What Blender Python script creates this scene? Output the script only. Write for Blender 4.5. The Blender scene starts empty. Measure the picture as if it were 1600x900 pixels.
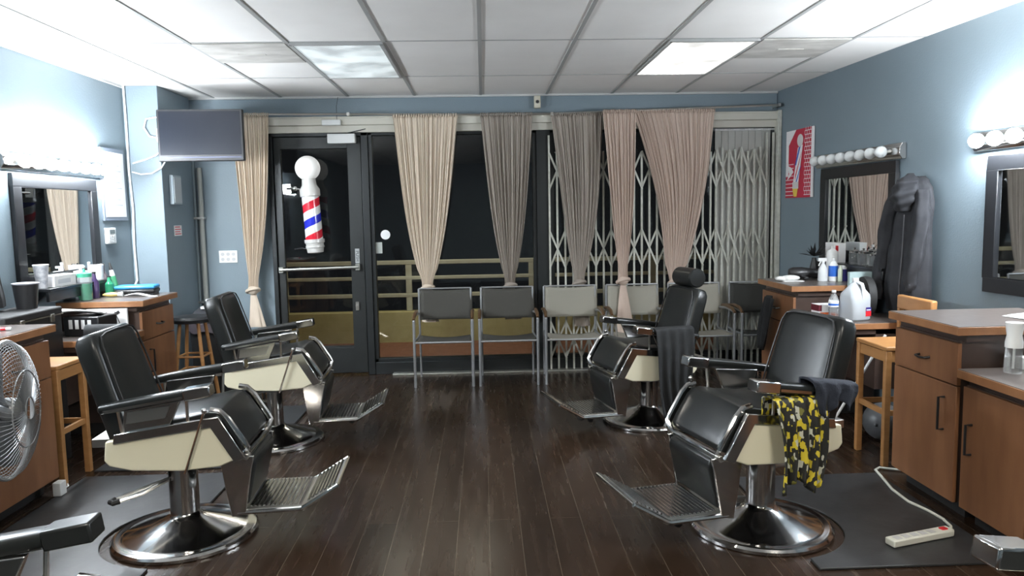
import bpy, bmesh, math, random
from mathutils import Vector, Matrix
random.seed(7)
PI = math.pi
scn = bpy.context.scene
COL = scn.collection

# ------------------------------------------------------------------ camera
cam_d = bpy.data.cameras.new('camera'); cam = bpy.data.objects.new('camera', cam_d); COL.objects.link(cam)
fw = Vector((0.03684504, 0.9944454, -0.09859408)); rt = Vector((0.99909858, -0.03873855, -0.01735954)); up = Vector((0.0210825, 0.09786559, 0.99497631))
m = Matrix((rt, up, -fw)).transposed().to_4x4(); m.translation = (0, 0, 1.5)
cam.matrix_world = m
cam_d.sensor_width = 36; cam_d.lens = 1169.2 / 1600 * 36; cam_d.clip_start = 0.05; cam_d.clip_end = 200
scn.camera = cam

# ------------------------------------------------------------------ world, exposure
w = bpy.data.worlds.new('night'); scn.world = w; w.use_nodes = True
w.node_tree.nodes['Background'].inputs[0].default_value = (0.012, 0.013, 0.015, 1)
w.node_tree.nodes['Background'].inputs[1].default_value = 0.35
scn.view_settings.view_transform = 'Standard'; scn.view_settings.look = 'None'
scn.view_settings.gamma = 1; scn.view_settings.use_curve_mapping = False
scn.view_settings.exposure = 0.70
BULB = 210.0            # radiance of a lit vanity bulb
PANEL = 25.0            # radiance of the unseen ceiling panels added as fill light
COOL = (0.88, 0.94, 1.0)

# ------------------------------------------------------------------ materials
MATS = {}
def P(name, col, rough=0.5, metal=0.0, **k):
    if name in MATS: return MATS[name]
    mt = bpy.data.materials.new(name); mt.use_nodes = True
    b = mt.node_tree.nodes['Principled BSDF']
    b.inputs['Base Color'].default_value = (*col, 1); b.inputs['Roughness'].default_value = rough; b.inputs['Metallic'].default_value = metal
    for q, v in k.items():
        b.inputs[q.replace('_', ' ')].default_value = v
    MATS[name] = mt
    return mt
def nodes(mt):
    nt = mt.node_tree; return nt, nt.nodes['Principled BSDF'], nt.nodes.new, nt.links.new
def ramp(nt, stops, interp='LINEAR'):
    r = nt.nodes.new('ShaderNodeValToRGB'); r.color_ramp.interpolation = interp
    e = r.color_ramp.elements
    while len(e) < len(stops): e.new(0.5)
    for i, (p, c) in enumerate(stops): e[i].position = p; e[i].color = (*c, 1)
    return r
def coords(nt, scale=(1, 1, 1), rot=(0, 0, 0), kind='Object'):
    t = nt.nodes.new('ShaderNodeTexCoord'); mp = nt.nodes.new('ShaderNodeMapping')
    mp.inputs['Scale'].default_value = scale; mp.inputs['Rotation'].default_value = rot
    nt.links.new(t.outputs[kind], mp.inputs['Vector']); return mp
def noisy(name, c1, c2, scale=(5, 5, 5), rough=0.5, metal=0, bump=0.0, ns=3.0, bscale=60, detail=4, **k):
    if name in MATS: return MATS[name]
    mt = P(name, c1, rough, metal, **k); nt, b, N, L = nodes(mt)
    mp = coords(nt, scale); n = N('ShaderNodeTexNoise'); n.inputs['Scale'].default_value = ns; n.inputs['Detail'].default_value = detail
    L(mp.outputs[0], n.inputs['Vector']); r = ramp(nt, [(0.3, c1), (0.7, c2)]); L(n.outputs['Fac'], r.inputs[0]); L(r.outputs[0], b.inputs['Base Color'])
    if bump:
        mp2 = coords(nt); n2 = N('ShaderNodeTexNoise'); n2.inputs['Scale'].default_value = bscale; bp = N('ShaderNodeBump')
        bp.inputs['Strength'].default_value = bump; bp.inputs['Distance'].default_value = 0.004
        L(mp2.outputs[0], n2.inputs['Vector']); L(n2.outputs['Fac'], bp.inputs['Height']); L(bp.outputs[0], b.inputs['Normal'])
    return mt
def emis(name, col, s):
    mt = P(name, col, 0.4); b = mt.node_tree.nodes['Principled BSDF']
    b.inputs['Emission Color'].default_value = (*col, 1); b.inputs['Emission Strength'].default_value = s
    return mt

wall_m = noisy('blue_grey_paint', (0.165, 0.213, 0.245), (0.18, 0.23, 0.262), (1, 1, 1), 0.55, bump=0.25, ns=1.5, bscale=90)
ceil_m = noisy('ceiling_tile', (0.78, 0.76, 0.73), (0.84, 0.82, 0.79), (1, 1, 1), 0.9, bump=0.2, ns=2, bscale=220)
tbar_m = P('t_bar_metal', (0.36, 0.36, 0.35), 0.5)
dust_m = noisy('dusty_tile', (0.38, 0.36, 0.33), (0.64, 0.62, 0.58), (1.2, 2.5, 1), 0.9, ns=3.0, detail=5)
cream_paint = noisy('cream_header_paint', (0.50, 0.48, 0.41), (0.56, 0.54, 0.47), (1, 1, 1), 0.5)
bronze_m = P('dark_bronze_aluminium', (0.018, 0.021, 0.022), 0.4, 0.3)
bronze2_m = P('grey_bronze_aluminium', (0.026, 0.029, 0.029), 0.4, 0.4)
chrome = noisy('worn_chrome', (0.52, 0.51, 0.50), (0.62, 0.61, 0.60), (3, 3, 3), 0.13, 1.0, bump=0.04, bscale=8)
chrome_dull = P('brushed_steel', (0.58, 0.57, 0.54), 0.28, 1.0)
leather = noisy('black_vinyl', (0.009, 0.0105, 0.0105), (0.013, 0.0145, 0.0145), (2, 2, 2), 0.30, bump=0.10, ns=3, bscale=14, Specular_IOR_Level=0.38)
black_pl = P('black_plastic', (0.012, 0.012, 0.013), 0.4)
rubber = P('black_rubber', (0.014, 0.014, 0.014), 0.7)
enamel = P('cream_enamel', (0.70, 0.66, 0.50), 0.25)
wood_cab = noisy('cherry_laminate', (0.19, 0.082, 0.036), (0.26, 0.118, 0.054), (4, 4, 0.8), 0.42, ns=3, detail=6)
wood_edge = noisy('worktop_edge_wood', (0.24, 0.105, 0.045), (0.32, 0.15, 0.065), (4, 4, 1), 0.4)
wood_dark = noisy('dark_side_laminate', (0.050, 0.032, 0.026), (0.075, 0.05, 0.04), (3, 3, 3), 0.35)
lam_top = noisy('grey_brown_laminate_top', (0.085, 0.070, 0.062), (0.12, 0.10, 0.09), (6, 6, 6), 0.28)
stool_wood = noisy('golden_stool_wood', (0.35, 0.165, 0.055), (0.43, 0.215, 0.08), (2, 2, 10), 0.4)
silver = P('silver_tube', (0.36, 0.37, 0.38), 0.4, 0.7)
sling_dark = noisy('dark_mesh_sling', (0.045, 0.043, 0.036), (0.065, 0.062, 0.053), (400, 400, 400), 0.8)
sling_light = noisy('light_mesh_sling', (0.25, 0.235, 0.195), (0.30, 0.285, 0.24), (400, 400, 400), 0.8)
sling_black = noisy('black_mesh_sling', (0.022, 0.022, 0.02), (0.035, 0.035, 0.03), (400, 400, 400), 0.8)
arm_wood = P('brown_arm_wood', (0.10, 0.055, 0.025), 0.4)
gate_m = noisy('worn_gate_paint', (0.42, 0.42, 0.36), (0.55, 0.55, 0.49), (8, 8, 8), 0.45)
white_pl = P('white_plastic', (0.72, 0.73, 0.72), 0.4)
paper = P('white_paper', (0.78, 0.78, 0.78), 0.7)
clearp = P('clear_plastic', (0.85, 0.9, 0.92), 0.08, Transmission_Weight=0.85, Alpha=0.55)
milky = P('milky_plastic', (0.62, 0.66, 0.70), 0.3, Transmission_Weight=0.25)
glass_green = P('green_glass', (0.05, 0.38, 0.2), 0.1, Transmission_Weight=0.4)
bluel = P('blue_label', (0.02, 0.12, 0.5), 0.4); redl = P('red_label', (0.62, 0.02, 0.03), 0.4); navy = P('navy_label', (0.03, 0.025, 0.18), 0.4)
orange = P('orange_print', (0.62, 0.12, 0.02), 0.5); yellow = P('yellow_print', (0.75, 0.55, 0.08), 0.5); maroon = P('maroon_print', (0.12, 0.01, 0.02), 0.5)
greenl = P('green_print', (0.05, 0.3, 0.12), 0.5); whitel = P('white_print', (0.8, 0.8, 0.8), 0.5)
black_cloth = noisy('black_cloth', (0.010, 0.011, 0.012), (0.020, 0.021, 0.023), (5, 5, 5), 0.85, bump=0.3, bscale=40)
grey_cloth = noisy('charcoal_cloth', (0.017, 0.018, 0.022), (0.030, 0.031, 0.036), (5, 5, 5), 0.9, bump=0.3, bscale=30)
navy_cloth = noisy('navy_towel', (0.010, 0.013, 0.022), (0.022, 0.027, 0.04), (5, 5, 5), 0.95, bump=0.6, bscale=120)
white_cloth = noisy('white_towel', (0.6, 0.6, 0.58), (0.75, 0.75, 0.73), (9, 9, 9), 0.95, bump=0.8, bscale=120)
mat_rubber = noisy('anti_fatigue_mat', (0.020, 0.021, 0.022), (0.032, 0.033, 0.034), (3, 3, 3), 0.42, bump=0.2, bscale=25)
globe_off = P('unlit_bulb_glass', (0.72, 0.74, 0.74), 0.15)
mirror_m = P('mirror_glass', (0.86, 0.89, 0.90), 0.02, 1.0)
frame_blk = P('black_frame', (0.012, 0.013, 0.015), 0.3)
screen_m = P('tv_screen', (0.010, 0.012, 0.018), 0.25, Specular_IOR_Level=0.25)
lit_bulb = emis('lit_bulb', COOL, BULB)
poster_red = P('poster_red', (0.48, 0.02, 0.05), 0.5)

def curtain_mat(name, c1, c2, alpha):
    mt = noisy(name, c1, c2, (60, 60, 2), 0.9, bump=0.2, ns=4, bscale=300)
    b = mt.node_tree.nodes['Principled BSDF']; b.inputs['Alpha'].default_value = alpha
    return mt
cur_beige = curtain_mat('beige_curtain', (0.56, 0.47, 0.375), (0.62, 0.525, 0.42), 1)
cur_pink = curtain_mat('dusty_pink_curtain', (0.49, 0.385, 0.32), (0.55, 0.435, 0.365), 1)
cur_grey = curtain_mat('sheer_taupe_curtain', (0.33, 0.285, 0.245), (0.39, 0.34, 0.295), 0.86)

def glass_mat():
    mt = bpy.data.materials.new('window_glass'); mt.use_nodes = True; nt = mt.node_tree; nt.nodes.clear()
    o = nt.nodes.new('ShaderNodeOutputMaterial'); mx = nt.nodes.new('ShaderNodeMixShader'); t = nt.nodes.new('ShaderNodeBsdfTransparent'); g = nt.nodes.new('ShaderNodeBsdfGlossy')
    t.inputs[0].default_value = (0.86, 0.88, 0.87, 1); g.inputs['Roughness'].default_value = 0.02
    f = nt.nodes.new('ShaderNodeFresnel'); f.inputs[0].default_value = 1.45
    nt.links.new(f.outputs[0], mx.inputs[0]); nt.links.new(t.outputs[0], mx.inputs[1]); nt.links.new(g.outputs[0], mx.inputs[2]); nt.links.new(mx.outputs[0], o.inputs[0])
    return mt
glass_m = glass_mat()

def floor_mat():
    mt = P('dark_plank_floor', (0.03, 0.02, 0.015), 0.27, Specular_IOR_Level=0.36); nt, b, N, L = nodes(mt)
    mp = coords(nt, rot=(0, 0, PI / 2))
    br = N('ShaderNodeTexBrick'); br.offset = 0.37; br.inputs['Scale'].default_value = 1
    br.inputs['Brick Width'].default_value = 2.6; br.inputs['Row Height'].default_value = 0.15; br.inputs['Mortar Size'].default_value = 0.0016
    br.inputs['Color1'].default_value = (0.031, 0.0175, 0.0105, 1); br.inputs['Color2'].default_value = (0.021, 0.0125, 0.008, 1); br.inputs['Mortar'].default_value = (0.085, 0.068, 0.05, 1)
    L(mp.outputs[0], br.inputs['Vector'])
    mp2 = coords(nt, (9, 0.7, 1)); n = N('ShaderNodeTexNoise'); n.inputs['Scale'].default_value = 3; n.inputs['Detail'].default_value = 8
    L(mp2.outputs[0], n.inputs['Vector'])
    mx = N('ShaderNodeMix'); mx.data_type = 'RGBA'; mx.blend_type = 'MULTIPLY'; mx.inputs[0].default_value = 0.8
    r = ramp(nt, [(0.3, (0.8, 0.8, 0.8)), (0.72, (1.2, 1.18, 1.12))]); L(n.outputs['Fac'], r.inputs[0])
    L(br.outputs['Color'], mx.inputs[6]); L(r.outputs[0], mx.inputs[7]); L(mx.outputs[2], b.inputs['Base Color'])
    r2 = ramp(nt, [(0.3, (0.22, 0.22, 0.22)), (0.75, (0.31, 0.31, 0.31))]); L(n.outputs['Fac'], r2.inputs[0]); L(r2.outputs[0], b.inputs['Roughness'])
    bp = N('ShaderNodeBump'); bp.inputs['Strength'].default_value = 0.12; bp.inputs['Distance'].default_value = 0.002
    L(n.outputs['Fac'], bp.inputs['Height']); L(bp.outputs[0], b.inputs['Normal'])
    return mt
floor_m = floor_mat()

def cape_mat():
    mt = P('yellow_black_print', (0.6, 0.5, 0.02), 0.6); nt, b, N, L = nodes(mt)
    mp = coords(nt, (1, 1, 0.6)); v = N('ShaderNodeTexVoronoi'); v.distance = 'CHEBYCHEV'; v.inputs['Scale'].default_value = 62; L(mp.outputs[0], v.inputs['Vector'])
    s = N('ShaderNodeSeparateColor'); L(v.outputs['Color'], s.inputs[0])
    r = ramp(nt, [(0.0, (0.012, 0.012, 0.01)), (0.52, (0.58, 0.46, 0.03)), (0.76, (0.16, 0.15, 0.03)), (0.88, (0.5, 0.5, 0.42))], 'CONSTANT')
    L(s.outputs[0], r.inputs[0]); L(r.outputs[0], b.inputs['Base Color']); return mt
cape_m = cape_mat()

def pole_mat():
    mt = P('barber_stripes', (0.8, 0.8, 0.8), 0.15); nt, b, N, L = nodes(mt)
    t = N('ShaderNodeTexCoord'); s = N('ShaderNodeSeparateXYZ'); L(t.outputs['Object'], s.inputs[0])
    a = N('ShaderNodeMath'); a.operation = 'ARCTAN2'; L(s.outputs[0], a.inputs[0])
    ng = N('ShaderNodeMath'); ng.operation = 'MULTIPLY'; ng.inputs[1].default_value = -1; L(s.outputs[1], ng.inputs[0]); L(ng.outputs[0], a.inputs[1])
    def M(op, x, y):
        q = N('ShaderNodeMath'); q.operation = op
        for i, v in enumerate((x, y)):
            if isinstance(v, (int, float)): q.inputs[i].default_value = v
            else: L(v, q.inputs[i])
        return q.outputs[0]
    z = M('DIVIDE', s.outputs[2], 0.29); aa = M('DIVIDE', a.outputs[0], 2 * PI / .62)
    f = M('FRACT', M('ADD', M('SUBTRACT', z, aa), 5.944), 0)
    W = (0.82, 0.82, 0.80)
    r = ramp(nt, [(0, W), (0.25, (0.62, 0.02, 0.04)), (0.5, W), (0.75, (0.02, 0.03, 0.48))], 'CONSTANT')
    L(f, r.inputs[0]); L(r.outputs[0], b.inputs['Base Color']); return mt
stripe_m = pole_mat()

def prism_mat(name, col, strength, spot):
    mt = P(name, (0.7, 0.72, 0.72), 0.3); nt, b, N, L = nodes(mt)
    mp = coords(nt); n = N('ShaderNodeTexNoise'); n.inputs['Scale'].default_value = spot; L(mp.outputs[0], n.inputs['Vector'])
    v = N('ShaderNodeTexChecker'); v.inputs['Scale'].default_value = 45; L(mp.outputs[0], v.inputs['Vector'])
    r = ramp(nt, [(0.35, (0.22, 0.22, 0.22)), (0.62, (1, 1, 1))]); L(n.outputs['Fac'], r.inputs[0])
    m1 = N('ShaderNodeMath'); m1.operation = 'MULTIPLY_ADD'; L(v.outputs['Fac'], m1.inputs[0]); m1.inputs[1].default_value = 0.35; m1.inputs[2].default_value = 0.65
    m2 = N('ShaderNodeMath'); m2.operation = 'MULTIPLY'; L(r.outputs[0], m2.inputs[0]); L(m1.outputs[0], m2.inputs[1])
    m3 = N('ShaderNodeMath'); m3.operation = 'MULTIPLY'; L(m2.outputs[0], m3.inputs[0]); m3.inputs[1].default_value = strength
    b.inputs['Emission Color'].default_value = (*col, 1); L(m3.outputs[0], b.inputs['Emission Strength']); return mt
dim_panel = prism_mat('dim_prismatic_diffuser', (0.8, 0.92, 0.95), 0.55, 3.5)
lit_panel = prism_mat('lit_prismatic_diffuser', (1.0, 0.98, 0.92), 1.7, 2.6)
fill_panel = emis('fill_panel_diffuser', (1.0, 0.95, 0.86), PANEL)

# ------------------------------------------------------------------ mesh builder
class MB:
    def __init__(s): s.v = []; s.f = []; s.mi = []
    def add(s, vs, fs, mi=0):
        o = len(s.v); s.v += [tuple(v) for v in vs]; s.f += [tuple(i + o for i in f) for f in fs]; s.mi += [mi] * len(fs); return s
    def box(s, x0, x1, y0, y1, z0, z1, mi=0, T=None):
        vs = [Vector((x, y, z)) for x in (x0, x1) for y in (y0, y1) for z in (z0, z1)]
        if T is not None: vs = [T @ v for v in vs]
        return s.add(vs, [(0, 1, 3, 2), (4, 6, 7, 5), (0, 4, 5, 1), (2, 3, 7, 6), (0, 2, 6, 4), (1, 5, 7, 3)], mi)
    def bar(s, a, b, wd, th, mi=0, side=None):
        a = Vector(a); b = Vector(b); d = (b - a).normalized()
        sd = Vector(side) if side else (Vector((0, 0, 1)) if abs(d.z) < 0.9 else Vector((0, 1, 0)))
        u = d.cross(sd).normalized(); n = u.cross(d)
        vs = [p + u * i * wd / 2 + n * j * th / 2 for p in (a, b) for i in (-1, 1) for j in (-1, 1)]
        return s.add(vs, [(0, 1, 3, 2), (4, 6, 7, 5), (0, 4, 5, 1), (2, 3, 7, 6), (0, 2, 6, 4), (1, 5, 7, 3)], mi)
    def prism(s, poly, a0, a1, axis='y', mi=0):
        n = len(poly)
        def mk(p, a): return (p[0], a, p[1]) if axis == 'y' else ((a, p[0], p[1]) if axis == 'x' else (p[0], p[1], a))
        vs = [mk(p, a0) for p in poly] + [mk(p, a1) for p in poly]
        fs = [tuple(range(n)), tuple(range(2 * n - 1, n - 1, -1))] + [(i, i + n, (i + 1) % n + n, (i + 1) % n) for i in range(n)]
        return s.add(vs, fs, mi)
    def tube(s, pts, r, n=8, closed=False, mi=0, cap=True):
        pts = [Vector(p) for p in pts]; k = len(pts); vs = []; prev = None
        rr = r if isinstance(r, (list, tuple)) else [r] * k
        for i, p in enumerate(pts):
            if closed: d = pts[(i + 1) % k] - pts[i - 1]
            else: d = pts[min(i + 1, k - 1)] - pts[max(i - 1, 0)]
            d = d.normalized() if d.length > 1e-9 else Vector((0, 0, 1))
            if prev is None: u = d.orthogonal().normalized()
            else:
                u = prev - d * prev.dot(d); u = u.normalized() if u.length > 1e-6 else d.orthogonal().normalized()
            prev = u; w_ = d.cross(u)
            vs += [p + (u * math.cos(2 * PI * j / n) + w_ * math.sin(2 * PI * j / n)) * rr[i] for j in range(n)]
        fs = []
        for i in range(k if closed else k - 1):
            a = i * n; b = ((i + 1) % k) * n
            fs += [(a + j, a + (j + 1) % n, b + (j + 1) % n, b + j) for j in range(n)]
        if not closed and cap: fs += [tuple(range(n - 1, -1, -1)), tuple(range((k - 1) * n, k * n))]
        return s.add(vs, fs, mi)
    def lathe(s, prof, c=(0, 0, 0), n=24, mi=0, T=None, sx=1, sy=1):
        vs = []; fs = []
        for (r, z) in prof:
            for j in range(n):
                a = 2 * PI * j / n; v = Vector((r * math.cos(a) * sx, r * math.sin(a) * sy, z))
                if T is not None: v = T @ v
                vs.append(v + Vector(c))
        for i in range(len(prof) - 1):
            fs += [(i * n + j, i * n + (j + 1) % n, (i + 1) * n + (j + 1) % n, (i + 1) * n + j) for j in range(n)]
        if prof[0][0] > 1e-5: fs.append(tuple(range(n - 1, -1, -1)))
        if prof[-1][0] > 1e-5: fs.append(tuple(range((len(prof) - 1) * n, len(prof) * n)))
        return s.add(vs, fs, mi)
    def ball(s, c, r, n=16, mi=0, sx=1, sy=1, sz=1):
        k = n // 2; prof = [(max(r * math.sin(PI * i / k), 1e-6), -r * math.cos(PI * i / k) * sz) for i in range(k + 1)]
        return s.lathe(prof, c, n, mi, None, sx, sy)
    def grid(s, fn, nu, nv, mi=0, closeu=False):
        vs = [fn(i / (nu if closeu else nu - 1), j / (nv - 1)) for j in range(nv) for i in range(nu)]
        fs = []
        for j in range(nv - 1):
            for i in range(nu if closeu else nu - 1):
                i2 = (i + 1) % nu; fs.append((j * nu + i, j * nu + i2, (j + 1) * nu + i2, (j + 1) * nu + i))
        return s.add(vs, fs, mi)
    def build(s, name, mat, parent=None, loc=(0, 0, 0), rz=0, bevel=0, seg=2, angle=35, solid=0, sub=0, flip=True):
        me = bpy.data.meshes.new(name); me.from_pydata(s.v, [], s.f)
        ml = mat if isinstance(mat, (list, tuple)) else [mat]
        for q in ml: me.materials.append(q)
        for i, p in enumerate(me.polygons): p.material_index = s.mi[i]; p.use_smooth = True
        bm = bmesh.new(); bm.from_mesh(me); bmesh.ops.remove_doubles(bm, verts=bm.verts, dist=1e-6); bmesh.ops.recalc_face_normals(bm, faces=bm.faces); bm.to_mesh(me); bm.free()
        me.set_sharp_from_angle(angle=math.radians(angle))
        o = bpy.data.objects.new(name, me); COL.objects.link(o); o.location = loc; o.rotation_euler = (0, 0, rz)
        if parent: o.parent = parent
        if solid: q = o.modifiers.new('thick', 'SOLIDIFY'); q.thickness = solid
        if bevel:
            q = o.modifiers.new('bevel', 'BEVEL'); q.width = bevel; q.segments = seg; q.limit_method = 'ANGLE'; q.angle_limit = math.radians(30)
        if sub: q = o.modifiers.new('sub', 'SUBSURF'); q.levels = sub; q.render_levels = sub
        return o
def tag(o, label, cat, group=None, kind=None):
    o['label'] = label; o['category'] = cat
    if group: o['group'] = group
    if kind: o['kind'] = kind
    return o
def thing(name, label, cat, loc=(0, 0, 0), rz=0, group=None):
    o = bpy.data.objects.new(name, None); o.empty_display_size = 0.1; COL.objects.link(o); o.location = loc; o.rotation_euler = (0, 0, rz)
    return tag(o, label, cat, group)
def struct(o): o['kind'] = 'structure'; return o
def copy_tree(o, parent=None):
    c = o.copy(); COL.objects.link(c)
    if parent: c.parent = parent
    for ch in list(o.children): copy_tree(ch, c)
    return c
def text_mesh(s, size, name, mat, parent, loc, rot, ext=0.0005):
    cu = bpy.data.curves.new(name, 'FONT'); cu.body = s; cu.size = size; cu.extrude = ext; cu.align_x = 'CENTER'; cu.align_y = 'CENTER'
    t = bpy.data.objects.new('tmp', cu); COL.objects.link(t); dg = bpy.context.evaluated_depsgraph_get()
    me = bpy.data.meshes.new_from_object(t.evaluated_get(dg)); bpy.data.objects.remove(t)
    me.materials.clear(); me.materials.append(mat)
    o = bpy.data.objects.new(name, me); COL.objects.link(o); o.location = loc; o.rotation_euler = rot; o.parent = parent; return o

# ------------------------------------------------------------------ room shell
XL, YB, ZC, YF = -2.95, 7.09, 2.604, -2.2
RA = math.atan(0.053)                              # the right wall is a touch out of square
def RX(y): return 2.957 - 0.053 * (y - 4.0)
struct(MB().box(XL - .1, 3.5, YF - .1, YB + .06, -.12, 0).build('floor', floor_m))
struct(MB().box(XL - .1, 3.5, YF - .1, YB + .16, ZC, ZC + .12).build('ceiling', ceil_m))
struct(MB().box(XL - .12, XL, YF - .1, YB + .12, 0, ZC).build('wall_left', wall_m))
struct(MB().prism([(RX(YF - .1), YF - .1), (RX(YF - .1) + .12, YF - .1), (RX(YB) + .12, YB + .12), (RX(YB), YB + .12)], 0, ZC, 'z').build('wall_right', wall_m))
struct(MB().box(XL - .1, 3.5, YF - .12, YF, 0, ZC).build('wall_front', wall_m))
b = MB(); b.box(XL, -1.965, YB, YB + .12, 0, ZC); b.box(-1.965, RX(YB), YB, YB + .12, 2.41, ZC)
struct(b.build('wall_back', wall_m))
struct(MB().box(XL, -2.665, 6.41, YB, 0, ZC).build('wall_column', wall_m, bevel=.004))
# ceiling grid
b = MB()
for k in range(-5, 6):
    x = 0.0025 + .61 * k
    if XL < x < 2.95: b.box(x - .012, x + .012, YF, YB if x < 2.78 else 5.2, ZC - .006, ZC)
for r in range(-6, 2):
    y = 4.902 + 1.22 * r
    if y > YF: b.box(XL, RX(y), y - .008, y + .008, ZC - .003, ZC)
struct(b.build('trim_1', tbar_m))
b = MB(); b.box(XL, XL + .02, YF, 6.41, ZC - .02, ZC); b.box(XL, RX(YB), YB - .02, YB, ZC - .018, ZC)
struct(b.build('trim_2', P('grid_edge', (0.45, 0.45, 0.44), 0.5)))
# header over the shopfront, sill, track, mullions
b = MB(); b.box(-1.965, 2.79, 7.0, 7.09, 2.335, 2.41); b.box(-1.965, 2.79, 7.03, 7.11, 2.27, 2.335); b.box(-1.965, 2.79, 6.99, 7.02, 2.395, 2.41)
struct(b.build('trim_3', cream_paint, bevel=.003))
b = MB(); b.box(-1.05, 2.79, 7.06, 7.15, 0, .115)
struct(b.build('trim_4', bronze_m, bevel=.003))
struct(MB().box(-.88, 2.79, 6.975, 7.058, 0, .018).build('trim_5', P('aluminium_track', (0.5, 0.5, 0.46), 0.35, 0.8), bevel=.003))
struct(MB().box(2.765, 2.80, 6.98, 7.1, 0, 2.42).build('trim_6', gate_m, bevel=.003))
def window(n, x0, x1):
    b = MB(); fr = .035
    b.box(x0, x0 + fr, 7.07, 7.15, .115, 2.28); b.box(x1 - fr, x1, 7.07, 7.15, .115, 2.28); b.box(x0, x1, 7.07, 7.15, 2.245, 2.28); b.box(x0, x1, 7.07, 7.15, .115, .15)
    o = struct(b.build('window_%d' % n, bronze_m, bevel=.003))
    MB().box(x0 + fr, x1 - fr, 7.108, 7.114, .15, 2.245).build('pane', glass_m, o)
    return o
window(1, -1.05, .508); window(2, .64, 2.765)
struct(MB().box(.508, .64, 7.05, 7.16, 0, 2.28).build('trim_7', bronze_m, bevel=.004))
# glazed door
d = thing('door_1', 'dark bronze framed glass shop door', 'door'); del d['label']; del d['category']; struct(d)
b = MB(); b.box(-1.965, -1.925, 7.05, 7.15, 0, 2.28); b.box(-1.115, -1.05, 7.05, 7.15, 0, 2.28); b.box(-1.965, -1.05, 7.05, 7.15, 2.24, 2.28)
b.build('door_frame', bronze_m, d, bevel=.004)
b = MB(); b.box(-1.92, -1.86, 7.075, 7.125, .02, 2.235); b.box(-1.245, -1.12, 7.075, 7.125, .02, 2.235); b.box(-1.86, -1.245, 7.075, 7.125, 2.13, 2.235); b.box(-1.86, -1.245, 7.075, 7.125, .02, .265); b.box(-1.86, -1.245, 7.08, 7.12, .262, .28)
b.build('door_leaf', bronze2_m, d, bevel=.004)
MB().box(-1.86, -1.245, 7.097, 7.103, .28, 2.13).build('pane', glass_m, d)
b = MB(); b.tube([(-1.90, 7.03, 1.015), (-1.17, 7.03, 1.03)], .014); b.box(-1.91, -1.87, 7.03, 7.08, .99, 1.04); b.box(-1.2, -1.16, 7.03, 7.08, 1.0, 1.06)
b.build('push_bar', P('push_bar_alu', (0.45, 0.46, 0.42), 0.3, 0.9), d)
MB().box(-1.215, -1.185, 7.055, 7.076, .62, .70).lathe([(.016, 0), (.016, .02), (.001, .022)], (-1.2, 7.07, .66), 12, 0, Matrix.Rotation(PI / 2, 4, 'X')).build('door_lock', chrome_dull, d)
o = MB().box(-1.205, -1.165, 7.07, 7.0745, 1.065, 1.20).build('push_sticker', P('sticker_grey', (0.38, 0.40, 0.40), 0.5), d)
text_mesh('PUSH', .042, 'sticker_writing', frame_blk, d, (-1.185, 7.0695, 1.13), (PI / 2, PI / 2, 0))
MB().box(-.0, .001, 0, .001, 0, .001)

# wall stickers on the window
tag(MB().lathe([(.045, 0), (.045, .002)], (0, 0, 0), 24, 0, Matrix.Rotation(PI / 2, 4, 'X')).build('window_sticker', whitel, loc=(-.921, 7.106, 1.325)), 'round white sticker on the glass right of the door', 'sticker')
tag(MB().box(-.03, .03, 0, .002, 0, .105).build('window_notice', P('notice_grey', (0.42, 0.45, 0.42), 0.5), loc=(-.985, 7.104, 1.15)), 'small blank pale notice taped low on the glass next to the door frame', 'sign')
t = thing('door_closer', 'white box-shaped door closer above the glass shop door', 'door closer', (-1.28, 7.04, 2.17))
MB().box(-.125, .125, -.05, .03, 0, .085).build('body', white_pl, t, bevel=.004)
MB().bar((.05, -.03, .09), (.22, 0, .13), .02, .008).build('arm', bronze_m, t)
t = thing('alarm_sensor', 'small white alarm sensor stuck on the header above the door', 'sensor', (-1.36, 6.985, 2.33))
MB().box(-.085, .085, -.02, .02, 0, .05).build('body', white_pl, t, bevel=.005)
MB().tube([(.05, .0, .05), (.05, .005, .17), (.052, .09, .27)], .002).build('cable', bronze2_m, t)

# ------------------------------------------------------------------ outside walkway
pav = noisy('terracotta_walk', (0.17, 0.065, 0.035), (0.24, 0.10, 0.055), (3, 3, 3), 0.7)
struct(MB().box(-8, 8, YB + .16, 8.87, -.12, -.002).build('ground', pav))
stucco = noisy('yellow_stucco', (0.40, 0.34, 0.15), (0.47, 0.40, 0.19), (3, 3, 3), 0.9, bump=.3)
struct(MB().box(-8, 8, 8.87, 9.05, -.12, .365).build('wall_parapet', stucco, bevel=.01))
railp = noisy('railing_paint', (0.42, 0.39, 0.28), (0.50, 0.47, 0.35), (3, 3, 3), 0.6)
t = thing('walkway_railing', 'cream painted metal railing on the parapet outside the shopfront', 'railing', (0, 8.96, .365))
for i, (z, h) in enumerate(((.555, .05), (.375, .04), (.165, .045))):
    MB().box(-7.5, 7.5, -.03, .03, z, z + h).build('rail', railp, t, bevel=.006)
for k in range(-5, 6):
    x = -.9 + 1.47 * k
    if abs(x) < 7.4: MB().box(x - .035, x + .035, -.028, .028, 0, .56).build('post', railp, t, bevel=.005)
t = thing('exterior_lamp', 'walkway ceiling lamp outside the shopfront', 'lamp', (-.6, 8.1, 2.75))
MB().box(-.6, .6, -.08, .08, 0, .06).build('housing', white_pl, t, bevel=.01)
ld = bpy.data.lights.new('walkway_light', 'AREA'); ld.energy = 26; ld.size = 1.2; ld.size_y = .16; ld.shape = 'RECTANGLE'; ld.color = (1, .93, .78)
lo = bpy.data.objects.new('walkway_light', ld); COL.objects.link(lo); lo.location = (0, 0, -.01); lo.parent = t
struct(MB().box(-8, 8, YB + .16, 9.2, 2.81, 2.95).build('roof_overhang', P('soffit', (0.3, 0.3, 0.28), 0.8)))

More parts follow.
